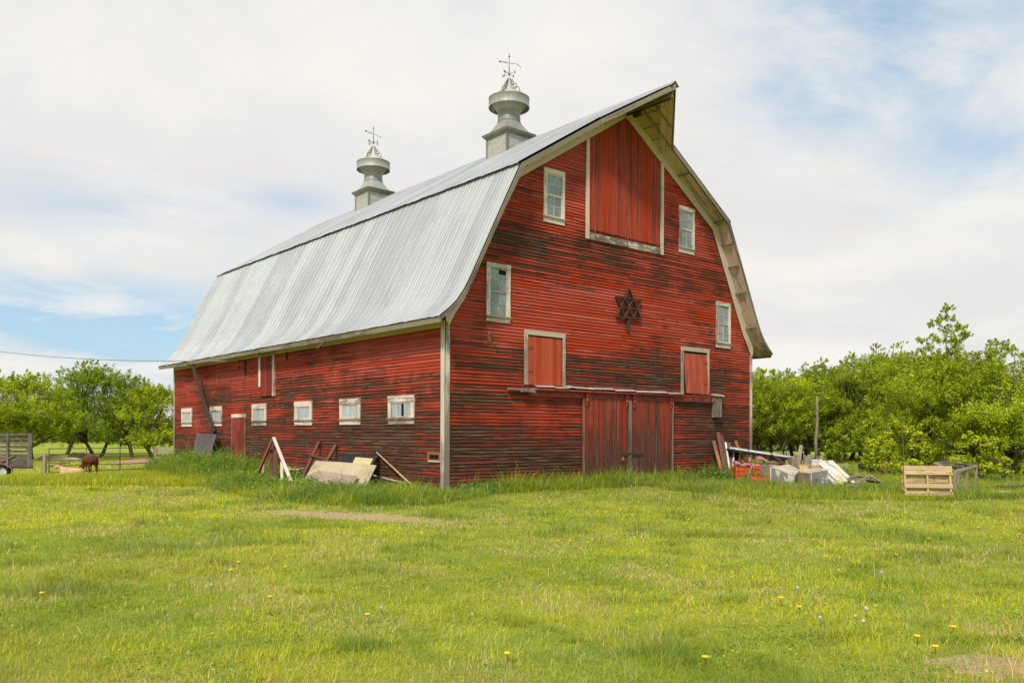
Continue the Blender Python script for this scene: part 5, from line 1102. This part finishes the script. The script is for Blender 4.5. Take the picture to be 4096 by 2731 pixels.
me = np_mesh('grass', *A1_, M['grass']); o = bpy.data.objects.new('grass', me); COL.objects.link(o); tag(o, 'yellow green lawn grass filling the yard in front of the barn', None, None, 'stuff')
# tall grass and weeds
n0 = 260000; x = rng.uniform(-5, 24, n0); y = rng.uniform(-12, 21, n0); k = inpoly(x+rng.normal(0, .12, n0), y+rng.normal(0, .12, n0), TALL) & outside_barn(x, y); x, y = x[k], y[k]
x2 = rng.uniform(-5, 12, 480000); y2 = rng.uniform(-10, 21, 480000); k = inpoly(x2+rng.normal(0, .15, 480000), y2+rng.normal(0, .15, 480000), TALL) & outside_barn(x2, y2); x = np.concatenate([x, x2[k]]); y = np.concatenate([y, y2[k]]); n = len(x)
tx = []; ty = []; th_ = []
for px, py, a_, b_, k_, hh in ((1285, 2108, .75, .25, 700, .13), (2820, 2135, .85, .22, 900, .17), (2700, 2160, .3, .2, 300, .12), (380, 2310, .6, .3, 700, .12), (3480, 2262, .22, .12, 300, .13), (2950, 2330, .5, .2, 500, .09), (3350, 2540, .35, .12, 500, .09), (200, 2330, .2, .1, 300, .11), (1240, 2370, .25, .1, 300, .09), (2300, 2560, .1, .06, 200, .07), (1750, 2060, .6, .25, 500, .2), (3900, 2560, .4, .15, 500, .1), (2100, 2230, .4, .2, 400, .09), (700, 2230, .5, .25, 400, .1)):
    D_ = 1.508*F/(py-1729.7); c_ = P(px, py, D_); r_ = np.sqrt(rng.random(k_)); t_ = rng.uniform(0, 6.28, k_); lx = r_*np.cos(t_)*a_; ly = r_*np.sin(t_)*b_; tx.append(c_.x+lx*math.cos(YAW)+ly*math.sin(YAW)); ty.append(c_.y-lx*math.sin(YAW)+ly*math.cos(YAW)); th_.append(hh*(1.15-r_*.6))
nt_ = sum(len(q) for q in tx); x = np.concatenate([x]+tx); y = np.concatenate([y]+ty); n = len(x)
h = tall_h(x, y)*rng.uniform(.45, 1.25, n)*np.where(rng.random(n) < .03, 1.6, 1); h[-nt_:] = np.concatenate(th_)*rng.uniform(.6, 1.3, nt_); w = rng.uniform(.005, .013, n)*(1+h*.8); w[-nt_:] = rng.uniform(.004, .008, nt_)
a = fbm(x, y, 1.1, 51); col = DG[None]*1.35*np.ones((n, 1)); t = smooth(.35, .62, a)[:, None]; col = col*(1-t)+MG*.92*t; t = (smooth(.55, .75, fbm(x, y, .6, 61)))[:, None]*.55; col = col*(1-t)+YG*.9*t
m = rng.random(n) < .06; col[m] = STRAW*.85; col *= np.exp(rng.normal(0, .20, (n, 1)))
A2_ = blades(x, y, gz(x, y)-.01, h, w, rng.uniform(0, 2*np.pi, n), rng.uniform(.0, .75, n), rng.uniform(.1, 1.1, n), np.clip(col, .01, .8))
me = np_mesh('tall_grass', *A2_, M['grass']); o = bpy.data.objects.new('tall_grass', me); COL.objects.link(o); tag(o, 'tall rank grass and weeds along the barn walls and junk', None, None, 'stuff')
# background pasture tufts left (beyond 26 m) with yellowish tall weeds
n = 60000; px_ = rng.uniform(-500, 900, n); D = rng.uniform(23, 42, n); lat = (px_-2048)/F*D; x = CAM.x+lat*math.cos(YAW)+D*math.sin(YAW); y = CAM.y-lat*math.sin(YAW)+D*math.cos(YAW); k = outside_barn(x, y) & (D < 34+7*vn(x, y, 1.2)) & (rng.random(n) < np.clip((41-D)/8, .1, 1)); x, y, D = x[k], y[k], D[k]; n = len(x)
h = (.10+.20*fbm(x, y, 1.6, 71))*rng.uniform(.5, 1.2, n); h *= np.clip(1.25-(D-33)*.05, .5, 1.2); col = (YG*.80)[None]*np.ones((n, 1)); t = smooth(.4, .65, fbm(x, y, 1.5, 81))[:, None]; col = col*(1-t)+MG*t; m = rng.random(n) < .10; col[m] = np.array([.55, .48, .08]); col *= np.exp(rng.normal(0, .18, (n, 1)))
A3_ = blades(x, y, gz(x, y)-.01, h, rng.uniform(.015, .03, n), rng.uniform(0, 2*np.pi, n), rng.uniform(0, .4, n), rng.uniform(0, .6, n), np.clip(col, .01, .8))
me = np_mesh('meadow_weeds', *A3_, M['grass']); o = bpy.data.objects.new('meadow_weeds', me); COL.objects.link(o); tag(o, 'yellowish knee high meadow weeds left of the barn', None, None, 'stuff')

def leaves(C, s, nrm_up, col, size_j=.35, aspect=.5):
    """C: n x 3 centres, diamond-ish leaf quads"""
    n = len(C); a = rng.uniform(0, 2*np.pi, n); dip = rng.normal(-.25, .45, n); u = np.stack([np.cos(a)*np.cos(dip), np.sin(a)*np.cos(dip), np.sin(dip)], 1)
    r = rng.normal(0, 1, (n, 3)); r[:, 2] += nrm_up; v = np.cross(u, r); v /= np.linalg.norm(v, axis=1, keepdims=True)+1e-9
    s = s*np.exp(rng.normal(0, size_j, n))[:, None]; V = np.zeros((n, 4, 3), np.float32)
    V[:, 0] = C-u*s*.5; V[:, 1] = C+v*s*aspect*.5; V[:, 2] = C+u*s*.5; V[:, 3] = C-v*s*aspect*.5
    b = (np.arange(n)*4)[:, None]; return V.reshape(-1, 3), np.full(n, 4), (b+np.arange(4)).ravel(), np.repeat(col, 4, 0)
def tree(name, base, Ht, Rx, label, leaf=.14, nl=16000, lobes=26, trunks=2, low=.22, hue=0, group=None, top=None, dens=1.0, cat='tree', seed=0, flat=1.0, skirt=0):
    rs = np.random.default_rng(seed); base = Vector(base); t_ = thing(name, label, cat, base, group); tr_ = MB()
    # lobes: sprays of foliage
    L_ = []
    for i in range(lobes):
        an = i*2.399+rs.uniform(-.5, .5); zf = rs.uniform(0, 1)**.85; rr = Rx*math.sqrt(max(.05, 1-(zf*1.05-.25)**2*1.15))*rs.uniform(.35, .95)
        L_.append([math.cos(an)*rr, math.sin(an)*rr*flat, Ht*(low+(.88-low)*zf*(1-.10*(rr/Rx))), Rx*rs.uniform(.24, .40), rs.uniform(.75, 1.2)])
    for i in range(skirt): an = rs.uniform(0, 6.28); L_.append([math.cos(an)*Rx*rs.uniform(.7, 1.0), math.sin(an)*Rx*flat*rs.uniform(.7, 1.0), Ht*rs.uniform(.05, .2), Rx*rs.uniform(.2, .3), rs.uniform(.8, 1.2)])
    for i in range(7 if cat == 'tree' else 0):
        an = rs.uniform(0, 6.28); rr = Rx*rs.uniform(.05, .75); L_.append([math.cos(an)*rr, math.sin(an)*rr*flat, Ht*(1.02-.30*(rr/Rx)**2)*rs.uniform(.88, 1.04), Rx*rs.uniform(.10, .17), rs.uniform(.9, 1.2)])
    if top:
        for (dx_, z_, r_) in top: L_.append([dx_*math.cos(YAW), -dx_*math.sin(YAW), z_, r_, 1.05])
    nb = len(L_)-(len(top) if top else 0)
    L_ = np.array(L_); tot = (L_[:, 3]**2).sum(); Cs = []; cols = []
    base_c = [np.array([.37, .43, .022]), np.array([.26, .34, .022]), np.array([.44, .49, .026])][hue]
    for (lx, ly, lz, lr, lc) in L_:
        m = max(int(nl*dens*lr**2/tot), int(2600*lr) if top else 0); ns = max(6, int(m/55)); d_ = rs.normal(0, 1, (ns, 3)); d_[:, 2] = np.abs(d_[:, 2])*.9-.25; d_ /= np.linalg.norm(d_, axis=1, keepdims=True)
        rad = lr*rs.uniform(.45, 1.12, (ns, 1)); sp = np.array([lx, ly, lz]) + d_*rad*np.array([1, 1, .85])
        k = rs.integers(0, ns, m); t = rs.random((m, 1)); tw = d_[k]*.9+np.array([0, 0, .5]); ln = lr*.34
        C = sp[k] + tw*ln*(t-.3) + rs.normal(0, 1, (m, 3))*lr*.115*(1.2-t) ; Cs.append(C); shade_ = np.exp(rs.normal(0, .13, ns))[k][:, None]
        cols.append(base_c*lc*shade_*np.exp(rs.normal(0, .15, (m, 1)))*np.where(rs.random((m, 1)) < .05, 1.25, 1.0))
    C = np.concatenate(Cs); col = np.concatenate(cols)
    C[:, 2] = np.maximum(C[:, 2], .12)
    me = np_mesh('crown', *leaves(C, leaf, 1.0, np.clip(col, .01, .8)), M['leaf']); o = bpy.data.objects.new('crown', me); COL.objects.link(o); o.parent = t_
    fork = Ht*max(.22, low*.9)
    stems = []
    for i in range(trunks):
        an = rs.uniform(0, 6.28); sp_ = Rx*.22*(1 if trunks > 1 else .2); b0 = base + Vector((math.cos(an)*.15*trunks, math.sin(an)*.15*trunks, -.15)); b1 = b0 + Vector((math.cos(an)*sp_*.5, math.sin(an)*sp_*.5, fork*.6)); b2 = b0+Vector((math.cos(an)*sp_*1.3, math.sin(an)*sp_*1.3, fork*1.3)); r0 = .017*Ht+.02
        tr_.tube([b0, b0.lerp(b1, .5)+Vector((.03, -.02, 0)), b1, b2, b2+Vector((0, 0, Ht*.12))], [r0*1.25, r0, r0*.85, r0*.6, r0*.3], 8); stems.append((b1, b2, r0))
    for j, (lx, ly, lz, lr, lc) in enumerate(L_):
        q = base+Vector((lx, ly, lz))
        if j >= nb:
            lower_ = [L for L in L_ if L[2] < lz-.15]; nx_ = min(lower_, key=lambda L: (L[0]-lx)**2+(L[1]-ly)**2+(L[2]-lz)**2*.6); p0 = base+Vector(nx_[:3])
            tr_.tube([p0, p0.lerp(q, .55)+Vector((rs.uniform(-.06, .06), rs.uniform(-.06, .06), 0)), q+Vector((0, 0, lr*.5))], [.028, .018, .006], 5); continue
        b1, b2, r0 = min(stems, key=lambda s_: (s_[1]-q).length); s0 = b1.lerp(b2, rs.uniform(.1, 1)); mid = s0.lerp(q, .5)+Vector((rs.uniform(-.1, .1), rs.uniform(-.1, .1), .12*lr))
        tr_.tube([s0, mid, q] + ([q+(q-mid)*.25] if lr > Rx*.2 else []), [r0*.42, r0*.28, r0*.12] + ([.008] if lr > Rx*.2 else []), 5)
    tr_.build('trunk', M['bark'], t_); return t_
def tp(px, D): c = P(px, 1730, D); c.z = gzf(c.x, c.y); return c
# left pasture trees
gl = 'leafy trees in the pasture left of the barn'
tree('maple_tree', tp(-70, 66), 7.2, 4.0, 'tree cut by the left edge above the trailer', .125, 46000, 34, 2, .18, 0, gl, seed=2)
tree('maple_tree', tp(135, 72), 7.3, 3.9, 'leaning tree with a curved trunk right of the trailer', .125, 46000, 34, 1, .18, 0, gl, seed=3)
tree('maple_tree', tp(390, 80), 8.8, 4.7, 'tallest pasture tree, twin trunks behind the gate middle', .125, 76000, 46, 2, .17, 1, gl, seed=4)
tree('maple_tree', tp(535, 78), 7.2, 3.0, 'dark tree behind the right half of the gate', .125, 40000, 30, 2, .17, 1, gl, seed=5)
tree('maple_tree', tp(625, 74), 6.6, 3.2, 'bright tree partly hidden by the barn far corner', .125, 40000, 30, 2, .15, 0, gl, seed=6)
tree('maple_tree', tp(255, 88), 7.4, 3.6, 'tree farther back between the leaning and the tallest tree', .13, 38000, 30, 2, .15, 1, gl, seed=7)
# right tree row
gr_ = 'trees in the row right of the barn'
row = [(2960, 47, 5.0, 2.6, 0, 'first tree of the row, half hidden by the barn edge'), (3085, 45, 4.6, 2.4, 0, 'second tree of the row, just right of the barn'), (3180, 49, 5.3, 2.3, 1, 'tree with an upright tip left of the tall pole'), (3255, 46, 4.6, 2.3, 0, 'bushy tree right behind the tall bare pole'),
       (3370, 47, 5.6, 2.4, 1, 'dark trunked tree right of the tall pole'), (3470, 45, 5.6, 2.6, 0, 'wide bright tree in the middle of the row'), (3520, 51, 6.9, 2.4, 1, 'taller dark topped tree behind the middle of the row'), (3600, 47, 6.2, 2.8, 0, 'dense tree left of the tall sapling top'), (3700, 44, 5.6, 2.4, 1, 'tree behind the tall sapling'), (3310, 53, 6.2, 2.4, 0, 'tree behind the gap right of the pole'), (3020, 53, 5.4, 2.6, 1, 'tree farther back at the barn edge')]
for i, (px, D, Ht, Rx, hu, lb) in enumerate(row): tree('maple_tree', tp(px, D), Ht, Rx, lb, .070, 66000, 38, 3, .16, hu, gr_, seed=20+i)
tree('box_elder_tree', tp(3790, 33), 4.6, 2.5, 'near tree with a tall thin sapling top rising above the row', .056, 120000, 50, 3, .18, 0, gr_, seed=41, skirt=8,
     top=[(.0, 6.45, .26), (-.12, 6.05, .34), (-.45, 5.85, .30), (.15, 5.6, .40), (.55, 5.75, .26), (-.1, 5.15, .46), (.4, 5.2, .40), (-.85, 5.2, .34), (-.75, 4.8, .36), (-1.0, 4.45, .32), (.1, 4.6, .55), (.35, 4.3, .5), (.72, 5.4, .24)])
tree('box_elder_tree', tp(4020, 31.5), 4.5, 2.6, 'large near tree at the right edge with pointed tip', .056, 120000, 50, 3, .16, 0, gr_, seed=42, skirt=8, top=[(-.3, 4.9, .34), (-.45, 4.5, .45), (-.05, 4.75, .3)])
tree('box_elder_tree', tp(4240, 33), 4.4, 2.4, 'near tree mostly beyond the right edge', .12, 18000, 30, 3, .16, 1, gr_, seed=43, skirt=5)
tree('leafy_shrub', tp(3595, 31), 2.0, 1.3, 'bright low shrub behind the pallet', .10, 11000, 18, 3, .08, 2, None, cat='shrub', seed=50, skirt=5)
tree('leafy_shrub', tp(3940, 27.5), 1.6, 1.0, 'low bright shrub right of the wooden pen frame', .10, 6000, 14, 3, .08, 2, None, cat='shrub', seed=51, skirt=4)
tree('leafy_shrub', tp(3420, 42), 1.5, 1.5, 'small dark shrub under the row behind the white boards', .13, 5000, 14, 3, .08, 1, None, cat='shrub', seed=52, skirt=4)
# blossoms
m_ = MB()
for i in range(26):
    p = P(4030+random.uniform(-18, 18), 1851+random.uniform(-9, 9), 27.4+random.uniform(-.1, .1)); m_.lathe(p, [(0, 0), (.035, .02), (.03, .04), (0, .03)], 6)
fl = m_.build('blossoms', M['red_flower']); 
b_ = thing('flowering_plant', 'orange red flowers in the shade under the right hand tree', 'flowers', (fl.location.x, fl.location.y, 0)); fl.location = fl.location-Vector(b_.location); fl.parent = b_
m_ = MB()
for i in range(14): p = P(4030+random.uniform(-16, 16), 1850+random.uniform(-9, 9), 27.4); m_.tube([(p.x+random.uniform(-.1, .1), p.y, -.05), p], .006, 4)
m_.build('stems', M['stem'], b_)
# distant woods
C = []; cl = []
for (pa_, pb_, D0, hh) in ((-900, 900, 170, 4.6), (2700, 4700, 120, 4.5)):
    for i in range(60):
        px = pa_+(pb_-pa_)*(i+random.random())/60; D = D0*random.uniform(.9, 1.15); c = P(px, 1730, D); c.z = gzf(c.x, c.y); m = 260; r_ = random.uniform(3.5, 5.5); h_ = hh*random.uniform(.8, 1.25)
        q = rng.normal(0, 1, (m, 3)); q /= np.linalg.norm(q, axis=1, keepdims=True); q *= rng.uniform(.5, 1.05, (m, 1)); C.append(np.array(c)+np.array([0, 0, h_*.5])+q*np.array([r_, r_, h_*.55])); cl.append(np.tile(np.array([.20, .27, .05])*random.uniform(.75, 1.15), (m, 1))*np.exp(rng.normal(0, .12, (m, 1))))
C = np.concatenate(C); me = np_mesh('distant_woods', *leaves(C, .85, .8, np.concatenate(cl), .3, .8), M['leaf']); o = bpy.data.objects.new('distant_woods', me); COL.objects.link(o); tag(o, 'far belt of woods along the horizon behind the pasture', None, None, 'stuff')

# broadleaf weeds along side wall
C = []; cl = []
for i in range(1100):
    t = random.random(); y = 20*t**.8; x = -random.uniform(.15, 1.2+2.6*min(1, (20-y)/16)); hh = float(tall_h(np.array([x]), np.array([y]))[0])*random.uniform(.6, 1.2); z = gzf(x, y); m = 70
    f = rng.random((m, 1)); C.append(np.array([x, y, z])+np.concatenate([rng.normal(0, .10, (m, 2)), f*hh], 1)); cl.append(np.tile(np.array([.15, .25, .032])*random.uniform(.7, 1.4), (m, 1)))
for i in range(700):
    if i % 2: x = random.uniform(9.2, 15); y = random.uniform(-4, -.3)
    else: x = random.uniform(.3, 9.5); y = -random.uniform(.1, 1.0)
    z = gzf(x, y); hh = random.uniform(.15, .45) if x > 9.2 else random.uniform(.1, .28); m = 40; f = rng.random((m, 1)); C.append(np.array([x, y, z])+np.concatenate([rng.normal(0, .09, (m, 2)), f*hh], 1)); cl.append(np.tile(np.array([.17, .26, .045])*random.uniform(.75, 1.35), (m, 1)))
me = np_mesh('broadleaf_weeds', *leaves(np.concatenate(C), .055, .8, np.concatenate(cl)), M['leaf']); o = bpy.data.objects.new('broadleaf_weeds', me); COL.objects.link(o); tag(o, 'leafy dark green weeds among the tall grass at the barn foot', None, None, 'stuff')

# low broad leaves in the lawn
x, y, d = cam_sample(90000, 4.4, 22, .6); k = (fbm(x, y, .8, 91, 3) > .56) & outside_barn(x, y); x, y, d = x[k], y[k], d[k]; n = len(x)
c3 = np.stack([x, y, gz(x, y)+rng.uniform(.02, .055, n)], 1); cc = np.array([.25, .34, .035])*np.exp(rng.normal(0, .25, (n, 1)))
me = np_mesh('clover', *leaves(c3, .016, 3.0, cc, .35, .8), M['leaf']); o = bpy.data.objects.new('clover', me); COL.objects.link(o); tag(o, 'low clover and broadleaf patches in the lawn', None, None, 'stuff')

# dandelions in the lawn
def G0(px, py): 
    D = 1.508*F/(py-1729.7); return P(px, py, D)
def dand(px, py, clock, lb, sz=1.0):
    p = G0(px, py); z0 = gzf(p.x, p.y); h = random.uniform(.05, .085); t_ = thing('dandelion', lb, 'dandelion', (p.x, p.y, z0), 'white dandelion clocks in the lawn' if clock else 'yellow dandelions in the lawn')
    m_ = MB(); m_.tube([(p.x, p.y, z0), (p.x+.01, p.y, z0+h*.6), (p.x, p.y, z0+h)], .0025, 5); m_.build('stem', M['stem'], t_); m_ = MB()
    if clock: m_.blob((p.x, p.y, z0+h+.018), (.015*sz, .015*sz, .015*sz), 10, 8, .1)
    else: m_.lathe((p.x, p.y, z0+h), [(0, 0), (.012, .0), (.024*sz, .008), (.021*sz, .015), (0, .012)], 12)
    m_.build('seed_head' if clock else 'flower', M['clock'] if clock else M['flower'], t_)
Y_ = [(955, 2275), (925, 2307), (168, 2407), (1540, 2131), (1142, 2303), (1290, 2094), (1080, 2425), (3122, 2421), (3585, 2238), (3302, 2235), (3345, 2102), (2829, 2110), (3912, 2131), (4078, 2155), (3716, 2166), (3668, 2572), (3740, 2615), (3252, 2170), (2280, 2170), (2232, 2171), (2755, 2090), (2350, 2176), (3197, 2450), (3812, 2530), (1470, 2490), (2029, 2650), (2820, 2665), (3739, 2211)]
C_ = [(846, 2382), (3355, 2295), (3190, 2370), (3465, 2463), (3452, 2512), (3280, 2502), (2668, 2290), (1525, 2470), (3525, 2316), (3422, 2500)]
ordn = ['first', 'second', 'third', 'fourth', 'fifth', 'sixth', 'seventh', 'eighth', 'ninth', 'tenth', 'eleventh', 'twelfth', 'thirteenth', 'fourteenth', 'fifteenth', 'sixteenth', 'seventeenth', 'eighteenth', 'nineteenth', 'twentieth', 'twenty-first', 'twenty-second', 'twenty-third', 'twenty-fourth', 'twenty-fifth', 'twenty-sixth', 'twenty-seventh', 'twenty-eighth']
for lst, cl_, wd in ((sorted(Y_), False, 'yellow dandelion flower'), (sorted(C_), True, 'white dandelion seed head')):
    for i, (px, py) in enumerate(lst):
        zone = 'near the camera' if py > 2400 else ('mid lawn' if py > 2200 else 'nearer the barn')
        dand(px, py, cl_, '%s, %s from the left, %s' % (wd, ordn[i], zone), 1.3 if (px, py) in ((3122, 2421), (3465, 2463)) else 1.0)
for o in bpy.data.objects:
    if '_org' in o: del o['_org']
